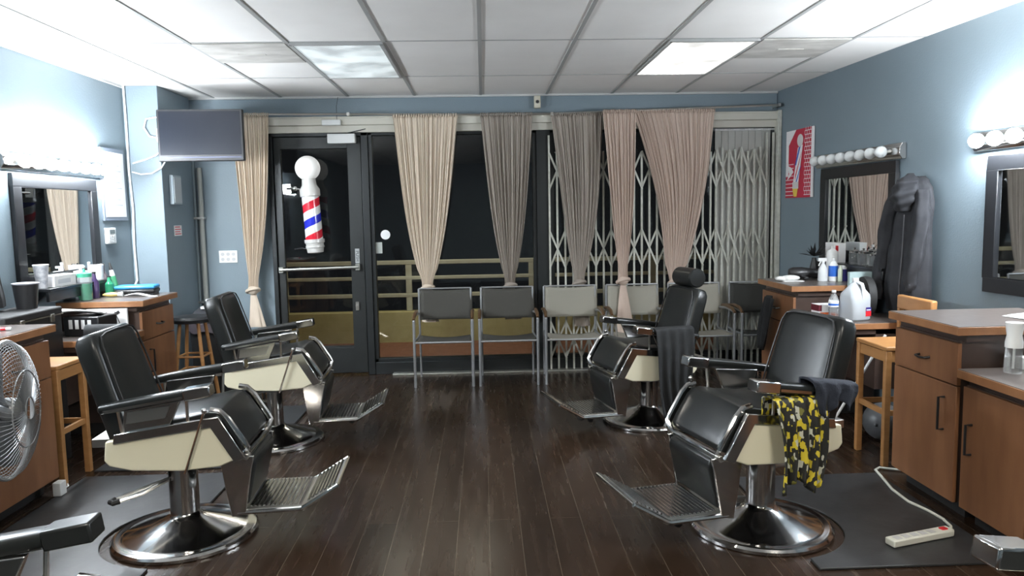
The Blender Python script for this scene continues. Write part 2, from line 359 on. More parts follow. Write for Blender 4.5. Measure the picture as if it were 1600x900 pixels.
# ------------------------------------------------------------------ ceiling lights and dusty vents
def panel(x, y, mat, label, group=None):
    t = thing('ceiling_light', label, 'ceiling light', (x, y, ZC - .012), 0, group)
    b = MB(); W, D = .297, .595
    b.box(-W, W, -D, -D + .025, -.006, .012); b.box(-W, W, D - .025, D, -.006, .012); b.box(-W, -W + .022, -D, D, -.006, .012); b.box(W - .022, W, -D, D, -.006, .012)
    b.build('frame', P('fixture_frame', (0.42, 0.42, 0.41), 0.5), t, bevel=.002)
    MB().box(-W + .02, W - .02, -D + .022, D - .022, 0, .01).build('diffuser', mat, t)
x0 = .0025
panel(x0 - .61 * 1.5, 5.512, dim_panel, 'dim grey prismatic ceiling light, left of the two near the windows')
panel(x0 + .61 * 2.5, 5.512, lit_panel, 'brightly lit prismatic ceiling light, right of the two near the windows')
for (x, y) in ((x0 - .61 * 1.5, .63), (x0 + .61 * 2.5, .63)):  # two unseen panels above the view, added for general warm fill
    panel(x, y, fill_panel, 'unseen ceiling panel added as fill light over the near half of the shop', 'added fill light panels over the near half')
def vent(x, label):
    t = thing('ceiling_vent', label, 'ceiling vent', (x, 5.215, ZC - .01))
    MB().box(-.292, .292, -.295, .285, 0, .008).build('panel', dust_m, t, bevel=.002)
    MB().box(-.09, .09, -.02, .02, -.003, .001).build('damper_slot', dust_m, t, bevel=.001)
vent(x0 - .61 * 2.5, 'dust stained square ceiling vent left of the dim light')
vent(x0 + .61 * 3.5, 'dust stained square ceiling vent right of the bright light')
t = thing('ceiling_sensor', 'small cream and black sensor hanging at the ceiling above the curtains', 'sensor', (.525, 7.05, 2.47))
MB().box(-.03, .03, -.03, .03, 0, .11).build('body', P('cream_plastic', (0.55, 0.52, 0.42), 0.5), t, bevel=.006)
MB().lathe([(.016, 0), (.014, .01), (.001, .014)], (0, -.03, .055), 12, 0, Matrix.Rotation(PI / 2, 4, 'X')).build('lens', frame_blk, t)

# ------------------------------------------------------------------ curtains
def curtain(name, label, x0, x1, xt, mat, zt=2.405, ztie=.84, y=6.955, tail=.5, hw=.05, seed=0, folds=11, lean=0, tail_w=.07):
    rnd = random.Random(seed); L = zt - ztie
    ph = [rnd.uniform(0, 6.28) for _ in range(4)]
    t = thing('curtain', label, 'curtain', (xt, y, 0), 0, None)
    def f(u, v):
        v2 = v ** .93
        e = (1 - .80 * v2) if x1 - x0 > .7 else (1 - .5 * v2 - .35 * v2 ** 4)
        if v > .9: e = e * (1 - (v - .9) / .1) + (2 * hw / (x1 - x0)) * ((v - .9) / .1)
        cx = (x0 + x1) / 2 * (1 - v) + xt * v + lean * math.sin(PI * v)
        if v > .88: pass
        s = u - .5; uu = u + .02 * math.sin(6.28 * 2 * u + ph[0])
        x = cx + s * (x1 - x0) * e
        am = (.006 + .009 * math.sin(PI * min(1, v * 1.1))) * (1.0 - .3 * v)
        env = .35 + .65 * abs(math.sin(2.7 * PI * uu + ph[0]))
        yy = am * env * math.sin(2 * PI * folds * uu + ph[1] + .8 * math.sin(3 * v + ph[2])) + am * .55 * math.sin(2 * PI * folds * 2.3 * uu + ph[3] + v) + am * .3 * math.sin(2 * PI * folds * 3.9 * uu + ph[2])
        yy += .03 * v ** 4 * math.cos(PI * s)* -1
        z = zt - L * v
        return (x - xt, yy, z)
    MB().grid(f, 260, 40).build('drape', mat, t, solid=.0015, angle=180)
    b = MB(); b.grid(lambda u, v: (x0 - xt + u * (x1 - x0), -.006 + .012 * math.sin(2 * PI * folds * 2.4 * u + ph[2]) * .8, zt + .014 - .03 * v + .004 * math.sin(2 * PI * folds * 3 * u)), 160, 3)
    b.build('gathered_heading', mat, t, solid=.002, angle=180)
    b = MB(); b.ball((0, -.01, ztie - .01), .052, 14, 0, 1.0, .8, .85)
    b.tube([(.055 * math.cos(a), -.01 + .045 * math.sin(a), ztie - .012 + .02 * math.cos(a + 1)) for a in [i * PI / 8 for i in range(16)]], .016, 8, True)
    b.build('knot', mat, t, angle=180)
    if tail:
        z1 = tail
        def g(u, v):
            a = 2 * PI * u; r = .022 + (tail_w - .022) * v ** .8
            k = 1 + .22 * math.sin(5 * a + ph[0]) * v
            return (r * k * math.cos(a) * 1.0 + .02 * v, r * k * math.sin(a) * .35 - .008, ztie - .03 - (ztie - .03 - z1) * v)
        MB().grid(g, 36, 14, closeu=True).build('tail', mat, t, angle=180)
    return t
curtain('curtain', 'narrow beige tied curtain at far left behind the television', -2.26, -1.915, -2.13, cur_beige, 2.43, .85, seed=1, tail=.5, folds=8, lean=.02)
curtain('curtain', 'wide cream tied curtain right of the shop door, over the first waiting chair', -.80, -.21, -.528, cur_beige, seed=2, tail=.51, folds=11)
curtain('curtain', 'greyish sheer tied curtain with frayed left edge, over the second waiting chair', -.005, .475, .24, cur_grey, seed=3, tail=.52, folds=10)
curtain('curtain', 'taupe sheer tied curtain in front of the gate, over the third waiting chair', .64, 1.12, .888, cur_grey, 2.40, .855, seed=4, tail=.44, folds=10, lean=.02)
curtain('curtain', 'narrow pinkish curtain with a knotted tail over the pale fourth waiting chair', 1.10, 1.405, 1.28, cur_pink, 2.405, .88, y=6.84, seed=5, tail=.33, folds=8, tail_w=.085, lean=.01)
curtain('curtain', 'widest pink curtain, rightmost, gathered behind the headrest barber chair', 1.39, 2.16, 1.79, cur_pink, 2.42, .85, seed=6, tail=.45, folds=15, lean=.06)
t = thing('curtain_rod', 'long thin grey curtain rod across the top of the shopfront', 'curtain rod', (0, 0, 0))
MB().tube([(-2.30, 6.955, 2.437), (-1.2, 6.955, 2.425), (0, 6.955, 2.405), (.65, 6.955, 2.405), (1.4, 6.95, 2.425), (2.16, 6.955, 2.445), (2.765, 6.955, 2.46)], .009, 8).build('rod', chrome_dull, t)
for x, z in ((-2.30, 2.437), (-1.2, 2.425), (.65, 2.405), (2.76, 2.46)):
    MB().box(x - .012, x + .012, 6.94, YB if x < -1.9 or z > 2.41 else 6.99, z - .014, z + .014).build('bracket', chrome_dull, t)

# ------------------------------------------------------------------ security gate and blinds
t = thing('security_gate', 'white folding scissor security gate inside the right windows', 'gate', (0, 7.03, .018))
xs = [.625 + .0725 * i for i in range(22)] + [2.20 + .060 * i for i in range(10)]
for i, x in enumerate(xs):
    top = 2.20 if i in (0, 30, 31) else 2.03 + .02 * ((i * 7) % 3)
    MB().box(x - .0085, x + .0085, -.008, .008, 0, top).build('bar', gate_m, t)
for zc in (1.87, 1.14, .28):
    b = MB()
    for i in range(0, len(xs) - 2, 2):
        h = .17
        for s, yy in ((1, -.014), (-1, .014)):
            b.bar((xs[i], yy, zc + s * h), (xs[i + 2], yy, zc - s * h), .017, .004, 0, (0, 1, 0))
    for i, x in enumerate(xs[::2]):
        b.lathe([(.009, 0), (.009, .006)], (x, -.014, zc + .17), 8, 0, Matrix.Rotation(PI / 2, 4, 'X')); b.lathe([(.009, 0), (.009, .006)], (x, -.014, zc - .17), 8, 0, Matrix.Rotation(PI / 2, 4, 'X'))
    b.build('scissor_lattice', gate_m, t)
t = thing('vertical_blinds', 'pale vertical blinds drawn to the right end of the window behind the gate', 'blinds', (2.5, 7.082, 0))
b = MB()
for i in range(9):
    x = -.265 + .064 * i
    b.box(-.033, .033, -.0008, .0008, .13, 2.25, 0, Matrix.Translation((x, 0, 0)) @ Matrix.Rotation(.12, 4, 'Z'))
b.build('slats', P('blind_vinyl', (0.42, 0.42, 0.39), 0.5), t)
MB().box(-.3, .265, -.012, .012, 2.245, 2.262).build('track', white_pl, t)

# ------------------------------------------------------------------ barber pole
t = thing('barber_pole', 'red white and blue striped barber pole with white globe in the door glass', 'barber pole', (-1.54, 6.93, 1.19))
t.rotation_euler = (0, math.radians(-3), 0)
pw = P('pole_cap_white', (0.70, 0.69, 0.66), 0.2, 0.2)
MB().lathe([(.078, .11), (.078, .50)], n=32).build('striped_cylinder', stripe_m, t)
MB().lathe([(.03, -.02), (.072, -.01), (.078, .03), (.084, .035), (.084, .05), (.079, .055), (.082, .075), (.09, .08), (.09, .11), (.078, .112)], n=32).build('bottom_cap', pw, t)
MB().lathe([(.085, .498), (.09, .505), (.09, .56), (.082, .575), (.066, .60), (.062, .64), (.06, .665)], n=32).build('top_cap', pw, t)
MB().ball((0, 0, .755), .112, 28).build('globe', emis('pole_globe', (0.78, 0.78, 0.76), 0.25), t)
b = MB(); b.tube([(-.06, 0, .56), (-.15, 0, .585), (-.22, .05, .585)], .012); b.box(-.25, -.18, .04, .07, .545, .625); b.ball((-.13, 0, .58), .022, 10)
b.tube([(-.05, 0, .02), (-.12, .02, .035), (-.2, .06, .03)], .006)
b.build('bracket', chrome, t)

# ------------------------------------------------------------------ television and cables
t = thing('television', 'flat black television mounted high beside the column', 'television', (-2.25, 6.2, 2.17), math.radians(2))
MB().box(-.335, .335, -.02, .03, -.205, .205).build('casing', black_pl, t, bevel=.006)
MB().box(-.318, .318, -.0225, -.019, -.155, .19).build('screen', screen_m, t)
MB().box(-.315, .315, -.0235, -.02, -.178, -.171).build('bezel_strip', P('bezel_glint', (0.12, 0.13, 0.2), 0.2, 0.6), t)
b = MB(); b.box(-.1, .1, .03, .05, -.1, .1); b.bar((0, .05, 0), (-.25, .35, 0), .03, .06); b.bar((-.25, .35, 0), (-.41, .40, 0), .03, .06)
b.build('wall_mount', frame_blk, t)
c = P('white_cable', (0.75, 0.76, 0.76), 0.4)
tag(MB().tube([(-2.925, 6.385, 2.60), (-2.92, 6.385, 2.3), (-2.925, 6.39, 1.9), (-2.91, 6.385, 1.6), (-2.92, 6.385, 1.3), (-2.915, 6.385, 1.0), (-2.9, 6.3, .96)], .008, 8).build('corner_cable', c), 'white cable running down the corner beside the column', 'cable')
pts = [(-2.60, 6.39, 2.30), (-2.68, 6.39, 2.345), (-2.76, 6.39, 2.33), (-2.78, 6.39, 2.26), (-2.74, 6.39, 2.19), (-2.64, 6.39, 2.17), (-2.60, 6.36, 2.18)]
tag(MB().tube(pts, .007, 8).build('looped_cable', c), 'white cable looping out from the upper left of the television', 'cable')
pts = [(-2.61, 6.37, 2.29), (-2.67, 6.39, 2.25), (-2.68, 6.39, 2.16), (-2.64, 6.39, 2.08), (-2.70, 6.39, 2.03), (-2.78, 6.39, 2.0), (-2.89, 6.39, 1.97)]
tag(MB().tube(pts, .006, 8).build('hanging_cable', c), 'white cable dropping from the television towards the corner', 'cable')
pts = [(-2.61, 6.37, 1.99), (-2.66, 6.39, 1.93), (-2.74, 6.39, 1.885), (-2.83, 6.39, 1.88), (-2.90, 6.39, 1.90)]
tag(MB().tube(pts, .006, 8).build('sagging_cable', c), 'white cable sagging across the column below the television', 'cable')

# column side and back wall fittings
cp = P('painted_box', (0.32, 0.38, 0.42), 0.5)
t = thing('switch_box', 'pale flat electrical box on the column side below the television', 'electrical box', (-2.664, 6.62, 1.63))
MB().box(0, .035, -.09, .09, 0, .25).build('box', cp, t, bevel=.004); MB().box(.035, .04, -.075, .075, .015, .235).build('cover', P('cover_grey', (0.42, 0.46, 0.48), 0.5), t)
t = thing('warning_sign', 'small white notice with red print on the column side', 'sign', (-2.6635, 6.66, 1.36))
MB().box(0, .002, -.08, .08, 0, .09).build('plate', paper, t)
b = MB()
for i in range(4): b.box(.002, .0026, -.065, .065 - .02 * (i % 2), .012 + .02 * i, .020 + .02 * i)
b.build('red_print', redl, t)
t = thing('conduit_pipes', 'pair of painted conduit pipes running down the back wall by the column', 'pipe', (-2.60, 7.06, 0))
pm = P('conduit_paint', (0.33, 0.34, 0.31), 0.5)
MB().tube([(0, 0, .1), (0, 0, 1.97)], .022, 12).build('pipe', pm, t); MB().tube([(-.055, 0, .1), (-.055, 0, 2.1)], .014, 10).build('pipe', P('conduit_dark', (0.16, 0.2, 0.22), 0.5), t)
for z in (.72, 1.5): MB().box(-.08, .03, -.026, .03, z, z + .02).build('clamp', chrome_dull, t)
t = thing('outlet_plate', 'white multi outlet plate on the blue back wall left of the curtain', 'outlet', (-2.385, 7.088, 1.09))
MB().box(-.085, .085, -.006, .002, 0, .115).build('plate', white_pl, t, bevel=.003)
b = MB()
for i in range(3):
    for j in range(2): b.lathe([(.016, 0), (.016, .003)], (-.05 + .05 * i, -.006, .033 + .048 * j), 12, 0, Matrix.Rotation(PI / 2, 4, 'X'))
b.build('sockets', P('socket_grey', (0.5, 0.5, 0.5), 0.4), t)
t = thing('certificate', 'tall white framed certificate on the left wall near the corner', 'picture frame', (XL, 6.14, 1.50))
MB().box(0, .02, -.19, .19, 0, .57).build('frame', P('grey_blue_frame', (0.16, 0.19, 0.24), 0.4), t, bevel=.003)
MB().box(.02, .022, -.165, .165, .03, .54).build('sheet', paper, t)
b = MB()
for i in range(8): b.box(.022, .0225, -.11, .11 - .03 * (i % 3), .12 + .045 * i, .127 + .045 * i)
b.build('print_lines', P('faint_print', (0.5, 0.52, 0.55), 0.6), t)
t = thing('alarm_keypad', 'white alarm keypad on the left wall beneath the certificate', 'keypad', (XL, 6.03, 1.32))
MB().box(0, .025, -.07, .07, 0, .125).build('body', white_pl, t, bevel=.005)
MB().box(.025, .027, -.03, .05, .08, .11).build('display', P('keypad_display', (0.12, 0.14, 0.14), 0.3), t)
b = MB()
for i in range(3):
    for j in range(3): b.box(.025, .028, -.04 + .03 * i, -.02 + .03 * i, .015 + .02 * j, .028 + .02 * j)
b.build('keys', P('key_grey', (0.5, 0.5, 0.5), 0.5), t)

# ------------------------------------------------------------------ wall mirrors, shelves and vanity light bars
def mirror(name_label, loc, rz, half, z0, z1, fr=.085):
    t = thing('wall_mirror', name_label, 'mirror', (loc[0], loc[1], 0), rz)      # local +x points into the room
    b = MB(); b.box(0, .03, -half, half, z0, z0 + fr); b.box(0, .03, -half, half, z1 - fr, z1); b.box(0, .03, -half, -half + fr, z0 + fr, z1 - fr); b.box(0, .03, half - fr, half, z0 + fr, z1 - fr)
    b.build('frame', frame_blk, t, bevel=.004)
    MB().box(.008, .014, -half + fr, half - fr, z0 + fr, z1 - fr).build('mirror_glass', mirror_m, t)
def bulbbar(label, loc, rz, half, z, lit, n=8):
    t = thing('vanity_light', label, 'vanity light', (loc[0], loc[1], z), rz)
    b = MB(); b.prism([(0, -.055), (.03, -.055), (.05, -.025), (.05, .025), (.03, .055), (0, .055)], -half, half, 'y'); b.build('bar', chrome, t, bevel=.003)
    sp = 2 * (half - .12) / (n - 1)
    for i in range(n):
        y = -half + .12 + sp * i
        q = MB().lathe([(.022, 0), (.022, .03), (.016, .035)], (.05, y, 0), 14, 0, Matrix.Rotation(PI / 2, 4, 'Y')).build('socket', chrome_dull, t)
        MB().ball((.11, y, 0), .041, 18).build('bulb', lit_bulb if lit else globe_off, t)
RR_ = PI + RA
mirror('black framed wall mirror reflecting the curtains, above the far right counter', (RX(5.66), 5.66), RR_, .52, 1.08, 1.825)
bulbbar('unlit chrome bar of round white bulbs above the far right mirror', (RX(5.66), 5.66), RR_, .59, 1.885, False)
mirror('black framed wall mirror cut by the right edge of the photo', (RX(3.72), 3.72), RR_, .54, 1.0, 1.785)
bulbbar('brightly lit vanity light bar above the near right mirror', (RX(3.75), 3.75), RR_, .62, 1.87, True)
mirror('black framed wall mirror above the far left counter', (XL, 5.33), 0, .51, 1.07, 1.81)
bulbbar('brightly lit vanity light bar above the far left mirror', (XL, 5.33), 0, .62, 1.88, True)
mirror('black framed wall mirror near the camera on the left wall', (XL, 3.2), 0, .51, 1.07, 1.81)
bulbbar('brightly lit vanity light bar near the camera on the left wall', (XL, 3.2), 0, .62, 1.88, True)
def shelf(label, loc, rz, half, z):
    t = thing('wall_shelf', label, 'shelf', (loc[0], loc[1], z), rz)
    MB().box(0, .16, -half, half, -.02, 0).build('board', frame_blk, t, bevel=.003)
    MB().box(.13, .15, -half, half, -.085, -.02).build('front_lip', frame_blk, t, bevel=.003)
    for s in (-1, 1): MB().prism([(0, -.02), (.12, -.02), (0, -.12)], s * half * .8 - .01, s * half * .8 + .01, 'y').build('bracket', frame_blk, t)
shelf('black wall shelf holding jars under the far right mirror', (RX(5.52), 5.52), RR_, .46, 1.08)
shelf('black wall shelf holding boxes under the far left mirror', (XL, 5.30), 0, .40, 1.07)

# ------------------------------------------------------------------ poster
t = thing('barber_poster', 'narrow red brick poster of a barber pole on the right wall', 'poster', (RX(6.60), 6.60, 1.60), RR_)
MB().box(0, .012, -.25, .25, 0, .60).build('board', paper, t, bevel=.002)
b = MB(); b.box(.012, .0135, -.215, .25, 0, .60); b.build('red_ground', poster_red, t)
b = MB()
for i in range(17):
    z = .02 + .0345 * i
    b.box(.0135, .0142, -.215, -.10, z, z + .006)
    if i < 9: b.box(.0135, .0142, .10, .25, z, z + .006)
    for k in range(3): b.box(.0135, .0142, -.20 + .04 * k + .018 * (i % 2), -.196 + .04 * k + .018 * (i % 2), z, z + .034)
b.prism([(.25, .60), (.25, .20), (.20, .20), (.20, .47), (.06, .60)], .0135, .0142, 'x')
b.prism([(.23, .30), (.14, .27), (.10, .23), (.16, .19), (.22, .16), (.18, .22)], .0142, .015, 'x')
b.build('white_print', whitel, t)
def pp(a, c): return (a, c)
MB().prism([(.02, .44), (-.07, .46), (.0, .14), (.10, .13)][::1], .015, .016, 'x').build('pole_body', whitel, t)
b = MB(); b.prism([(.0, .44), (-.03, .45), (.045, .29), (.075, .28)], .016, .0165, 'x'); b.prism([(-.03, .27), (-.045, .28), (.03, .14), (.05, .14)], .016, .0165, 'x'); b.build('blue_stripe', bluel, t)
MB().prism([(-.04, .37), (-.05, .40), (.06, .20), (.065, .15)], .016, .0165, 'x').build('red_stripe', redl, t)
b = MB(); b.lathe([(.055, 0), (.055, .0015)], (.015, -.02, .50), 20, 0, Matrix.Rotation(PI / 2, 4, 'Y')); b.box(.015, .0165, -.0, .11, .08, .14); b.build('pole_caps', P('poster_grey', (0.62, 0.62, 0.6), 0.5), t)
MB().prism([(.01, .08), (.11, .08), (.085, .01), (.03, .01)], .015, .0165, 'x').build('yellow_base', yellow, t)
for ch in t.children:
    for v in ch.data.vertices: v.co.y *= -1
    ch.data.flip_normals()

# ------------------------------------------------------------------ cabinets
def handle(parent, a, b_):
    a = Vector(a); b_ = Vector(b_); o = Vector((.03, 0, 0))
    MB().tube([a, a + o, b_ + o, b_], .006, 8).build('handle', frame_blk, parent)
def pedestal(label, side, y0, y1, front, zt=.94, wall=.66):
    """side=+1: stands on the left wall facing +x. y0 near end, y1 far end."""
    t = thing('station_cabinet', label, 'cabinet', (front, y0, 0), 0)
    sx = -side                      # direction from front to the wall
    def B(x0, x1, *a): return (min(sx * x0, sx * x1), max(sx * x0, sx * x1)) + a
    D = y1 - y0
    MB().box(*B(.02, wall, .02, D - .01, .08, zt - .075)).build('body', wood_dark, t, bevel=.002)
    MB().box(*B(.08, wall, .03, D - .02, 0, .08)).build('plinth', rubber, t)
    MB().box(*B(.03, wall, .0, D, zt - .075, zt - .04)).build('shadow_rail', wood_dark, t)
    MB().box(*B(-.03, wall, -.03, D + .02, zt - .04, zt - .001)).build('top_edge', wood_edge, t, bevel=.002)
    MB().box(*B(-.026, wall, -.026, D + .016, zt - .001, zt + .002)).build('worktop', lam_top, t)
    dr = MB().box(*B(0, .02, .01, D - .005, zt - .285, zt - .085)).build('drawer', wood_cab, t, bevel=.002)
    do = MB().box(*B(0, .02, .01, D - .005, .085, zt - .292)).build('door', wood_cab, t, bevel=.002)
    h = MB(); s = -sx
    h.tube([(0, D * .42, zt - .19), (s * .025, D * .43, zt - .193), (s * .028, D * .5, zt - .197), (s * .025, D * .57, zt - .193), (0, D * .58, zt - .19)], .006, 8); h.build('handle', frame_blk, dr)
    h = MB(); h.tube([(0, .1, zt - .36), (s * .03, .1, zt - .36), (s * .03, .1, zt - .52), (0, .1, zt - .52)], .006, 8); h.build('handle', frame_blk, do)
    return t
def lower(label, side, y0, y1, front, zt=.745, wall=.66, doors=2, solid=True):
    t = thing('lower_counter', label, 'counter', (front, y0, 0), 0); sx = -side
    def B(x0, x1, *a): return (min(sx * x0, sx * x1), max(sx * x0, sx * x1)) + a
    D = y1 - y0
    if solid:
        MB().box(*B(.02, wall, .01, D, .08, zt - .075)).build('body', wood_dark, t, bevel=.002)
        MB().box(*B(.08, wall, .02, D - .01, 0, .08)).build('plinth', rubber, t)
        n = doors; s = -sx
        for i in range(n):
            a = .01 + (D - .01) / n * i; c = a + (D - .01) / n - .006
            o = MB().box(*B(0, .02, a, c, .085, zt - .08)).build('door', wood_cab, t, bevel=.002)
            yh = c - .07 if i % 2 == (1 if n % 2 == 0 else 0) else a + .07
            MB().tube([(0, yh, .50), (s * .03, yh, .50), (s * .03, yh, .36), (0, yh, .36)], .006, 8).build('handle', frame_blk, o)
    else:
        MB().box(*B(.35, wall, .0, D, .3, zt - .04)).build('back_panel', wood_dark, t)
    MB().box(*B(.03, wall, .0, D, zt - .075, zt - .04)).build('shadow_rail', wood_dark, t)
    MB().box(*B(-.03, wall, -.02, D, zt - .04, zt - .001)).build('top_edge', wood_edge, t, bevel=.002)
    MB().box(*B(-.026, wall, -.016, D, zt - .001, zt + .002)).build('worktop', lam_top, t)
pedestal('tall brown station cabinet at far right below the bottles, against the window end', -1, 5.26, 5.87, 2.22, .95, .62)
lower('low counter holding the water jug beside the far right cabinet', -1, 4.78, 5.225, 2.22, .745, .66, 1, False)
pedestal('tall brown station cabinet at right with white paper on top', -1, 3.38, 3.93, 2.22, .94, .69)
lower('low brown counter with double doors at the right edge of the photo', -1, 2.05, 3.345, 2.22, .745, .72, 3)
pedestal('tall brown station cabinet at far left with the blue case on top', 1, 5.26, 5.80, -2.39, .945, .56)
lower('low cluttered counter beside the far left cabinet', 1, 4.80, 5.225, -2.39, .745, .56, 1, False)
pedestal('tall brown station cabinet behind the fan at left', 1, 3.56, 4.15, -2.39, .94, .56)
lower('low brown counter at the left edge near the fan', 1, 2.3, 3.525, -2.39, .745, .56, 3)

# ------------------------------------------------------------------ barber chairs
def rprism_x(prof, y0, y1, name, mat, parent, bevel, seg=3):
    return MB().prism(prof, y0, y1, 'y').build(name, mat, parent, bevel=bevel, seg=seg)
def barber_chair(label, loc, yaw, group=None, tipm=None, headrest=False, lever=True, drop=0):
    t = thing('barber_chair', label, 'barber chair', (loc[0], loc[1], 0), math.radians(yaw), None)
    # round base and hydraulic column
    MB().lathe([(.30, 0), (.327, .004), (.327, .018), (.318, .028), (.300, .032), (.285, .030), (.27, .036), (.15, .078), (.095, .098), (.074, .112), (.07, .12)], n=64).build('base', chrome, t)
    MB().lathe([(.066, .10), (.066, .335), (.070, .337), (.070, .352), (.05, .354), (.05, .40)], n=36).build('column', chrome, t)
    b = MB(); b.box(-.17, .2, -.17, .17, .385, .45); b.box(-.09, .09, -.09, .09, .352, .39); b.build('under_frame', black_pl, t, bevel=.008)
    # foot pump
    b = MB(); b.tube([(-.05, -.05, .29), (-.14, -.12, .255), (-.245, -.17, .235), (-.265, -.135, .235), (-.17, -.07, .258), (-.055, -.0, .285)], .008, 8)
    b.build('pump_pedal', chrome_dull, t)
    MB().tube([(-.225, -.162, .24), (-.25, -.175, .236), (-.27, -.155, .234), (-.262, -.128, .236)], .013, 8).build('pedal_grip', rubber, t)
    # cream side shells with chrome band and chrome arm panel
    shell = [(-.235, .46), (-.215, .435), (-.12, .411), (.084, .400), (.25, .412), (.335, .447), (.235, .612), (-.17, .552), (-.225, .545)]
    for s in (-1, 1):
        y0, y1 = (s * .232, s * .268) if s > 0 else (-.268, -.232)
        sh = MB().prism(shell, y0, y1, 'y').build('side_shell', enamel, t, bevel=.007, seg=3)
        band = [(-.19, .535), (.222, .592), (.318, .430), (.366, .448), (.258, .640), (-.182, .578)]
        MB().prism(band, s * .265 - .012, s * .265 + .012, 'y').build('chrome_band', chrome, sh, bevel=.003)
        MB().prism([(-.16, .572), (-.135, .70), (.10, .722), (.045, .60)], s * .247 - .012, s * .247 + .012, 'y').build('arm_panel', chrome, t, bevel=.003)
        MB().prism([(-.135, .62), (-.125, .672), (.055, .694), (.03, .64)], s * .262 - .001, s * .262 + .001, 'y').build('panel_inset', chrome_dull, t)
        # arm: padded bar rising forward, chrome nose
        y = s * .285
        a0, a1, a2 = Vector((-.22, y, .695)), Vector((.130, y, .748)), Vector((.245, y, .765))
        am = MB(); n = 10; dv = (a2 - a0).normalized()
        rings = []
        def ring(p, w_, h_): return [(p[0] - dv.z * dz, p[1] + dy, p[2] + dv.x * dz) for (dy, dz) in [(math.copysign(abs(math.cos(q)) ** .6, math.cos(q)) * w_, math.copysign(abs(math.sin(q)) ** .6, math.sin(q)) * h_) for q in [2 * PI * k / 16 for k in range(16)]]]
        R = [ring(a0 - dv * .012, .015, .010), ring(a0, .03, .019), ring(a0 + dv * .1, .036, .023), ring(a1 - dv * .1, .037, .024), ring(a1, .036, .023)]
        am.add([v for r in R for v in r], [(i * 16 + k, i * 16 + (k + 1) % 16, (i + 1) * 16 + (k + 1) % 16, (i + 1) * 16 + k) for i in range(4) for k in range(16)] + [tuple(range(15, -1, -1)), tuple(range(64, 80))])
        arm = am.build('armrest', leather, t)
        bx = MB(); T = Matrix.Translation(a1) @ Matrix.Rotation(-math.atan2(dv.z, dv.x), 4, 'Y')
        bx.box(0, .115, -.038, .038, -.025, .025, 0, T); bx.build('arm_tip', tipm or chrome, arm, bevel=.006, seg=2)
        MB().bar((-.2, s * .318 if 0 else y + s * .036, .69), (.130, y + s * .036, .741), .003, .012).build('arm_trim', chrome, arm)
        MB().tube([(.13, y - s * .01, .735), (.125, y - s * .025, .59)], .007, 8).build('arm_post', chrome_dull, t)
        MB().tube([(-.16, y - s * .01, .69), (-.15, y - s * .025, .56)], .007, 8).build('arm_post', chrome_dull, t)
    if lever:
        b = MB(); b.tube([(.11, -.288, .395), (.205, -.292, .665)], .006, 8); b.ball((.207, -.292, .672), .013, 10); b.tube([(.11, -.28, .40), (.10, -.20, .40)], .008, 8)
        b.build('recline_lever', chrome, t)
    # seat cushion: waterfall front
    prof = [(-.19, .50), (-.19, .595), (-.17, .622), (0, .618), (.12, .632), (.20, .650), (.245, .645), (.275, .615), (.335, .52), (.352, .487), (.345, .462), (.31, .452), (.20, .47)]
    ys = [-.228, -.222, -.17, 0, .17, .222, .228]
    b = MB(); k = len(prof); cx, cz = .08, .55
    vs = []
    for y in ys:
        sc = 1 if abs(y) < .2 else (.975 if abs(y) < .225 else .93)
        bul = .010 * (1 - (y / .23) ** 2)
        for (x, z) in prof:
            vs.append((cx + (x - cx) * sc, y, cz + (z - cz) * sc + (bul if z > .58 else 0)))
    fs = [(i * k + j, i * k + (j + 1) % k, (i + 1) * k + (j + 1) % k, (i + 1) * k + j) for i in range(len(ys) - 1) for j in range(k)]
    fs += [tuple(range(k)), tuple(range(len(ys) * k - 1, (len(ys) - 1) * k - 1, -1))]
    b.add(vs, fs); st = b.build('seat', leather, t, bevel=.012, seg=3, angle=60)
    b = MB(); b.tube([(.215, -.235, .662), (.255, -.236, .655), (.288, -.236, .62), (.352, -.236, .515), (.366, -.232, .485), (.358, -.2, .45), (.36, 0, .447), (.358, .2, .45), (.366, .232, .485), (.352, .236, .515), (.288, .236, .62), (.255, .236, .655), (.215, .235, .662)], .013, 8)
    b.build('seat_trim', chrome, st)
    MB().prism([(.34, .432), (.352, .456), (.372, .452), (.36, .425)], -.235, .235, 'y').build('front_rail', chrome_dull, t, bevel=.003)
    # backrest
    br = MB()
    n = Vector((-.36, 0, 1)).normalized()
    def bk(u, v):
        # v 0 bottom .. 1 top ; u around closed section
        a = 2 * PI * u
        hw = .236 - .024 * v; hw *= (1 if v < .86 else math.sqrt(max(0.02, 1 - ((v - .86) / .14) ** 2 * .20)))
        th = .058 if v < .93 else .058 - .018 * (v - .93) / .07
        cy = math.copysign(abs(math.cos(a)) ** .28, math.cos(a)) * hw; ct = math.copysign(abs(math.sin(a)) ** .45, math.sin(a)) * th
        if ct > 0: ct += .012 * math.cos(cy / hw * PI / 2)
        x = -.165 - .155 * v + ct * .94; z = .50 + .50 * v + ct * .30
        return (x, cy, z)
    br.grid(lambda u, v: bk(u, v), 48, 16, closeu=True)
    br.add([bk(i / 48, 0) for i in range(48)], [tuple(range(48))]); br.add([bk(i / 48, 1) for i in range(48)], [tuple(range(48))])
    bo = br.build('backrest', leather, t, bevel=.012, seg=3, angle=50)
    def pip(i):
        y, v = i; return (-.165 - .155 * v + .062, y, .50 + .50 * v + .016)
    pl = [(-.205, .05), (-.202, .5), (-.188, .88), (-.165, .955), (-.12, .975), (0, .98), (.12, .975), (.165, .955), (.188, .88), (.202, .5), (.205, .05)]
    MB().tube([pip(q) for q in pl], .0045, 6).build('piping', black_pl, bo)
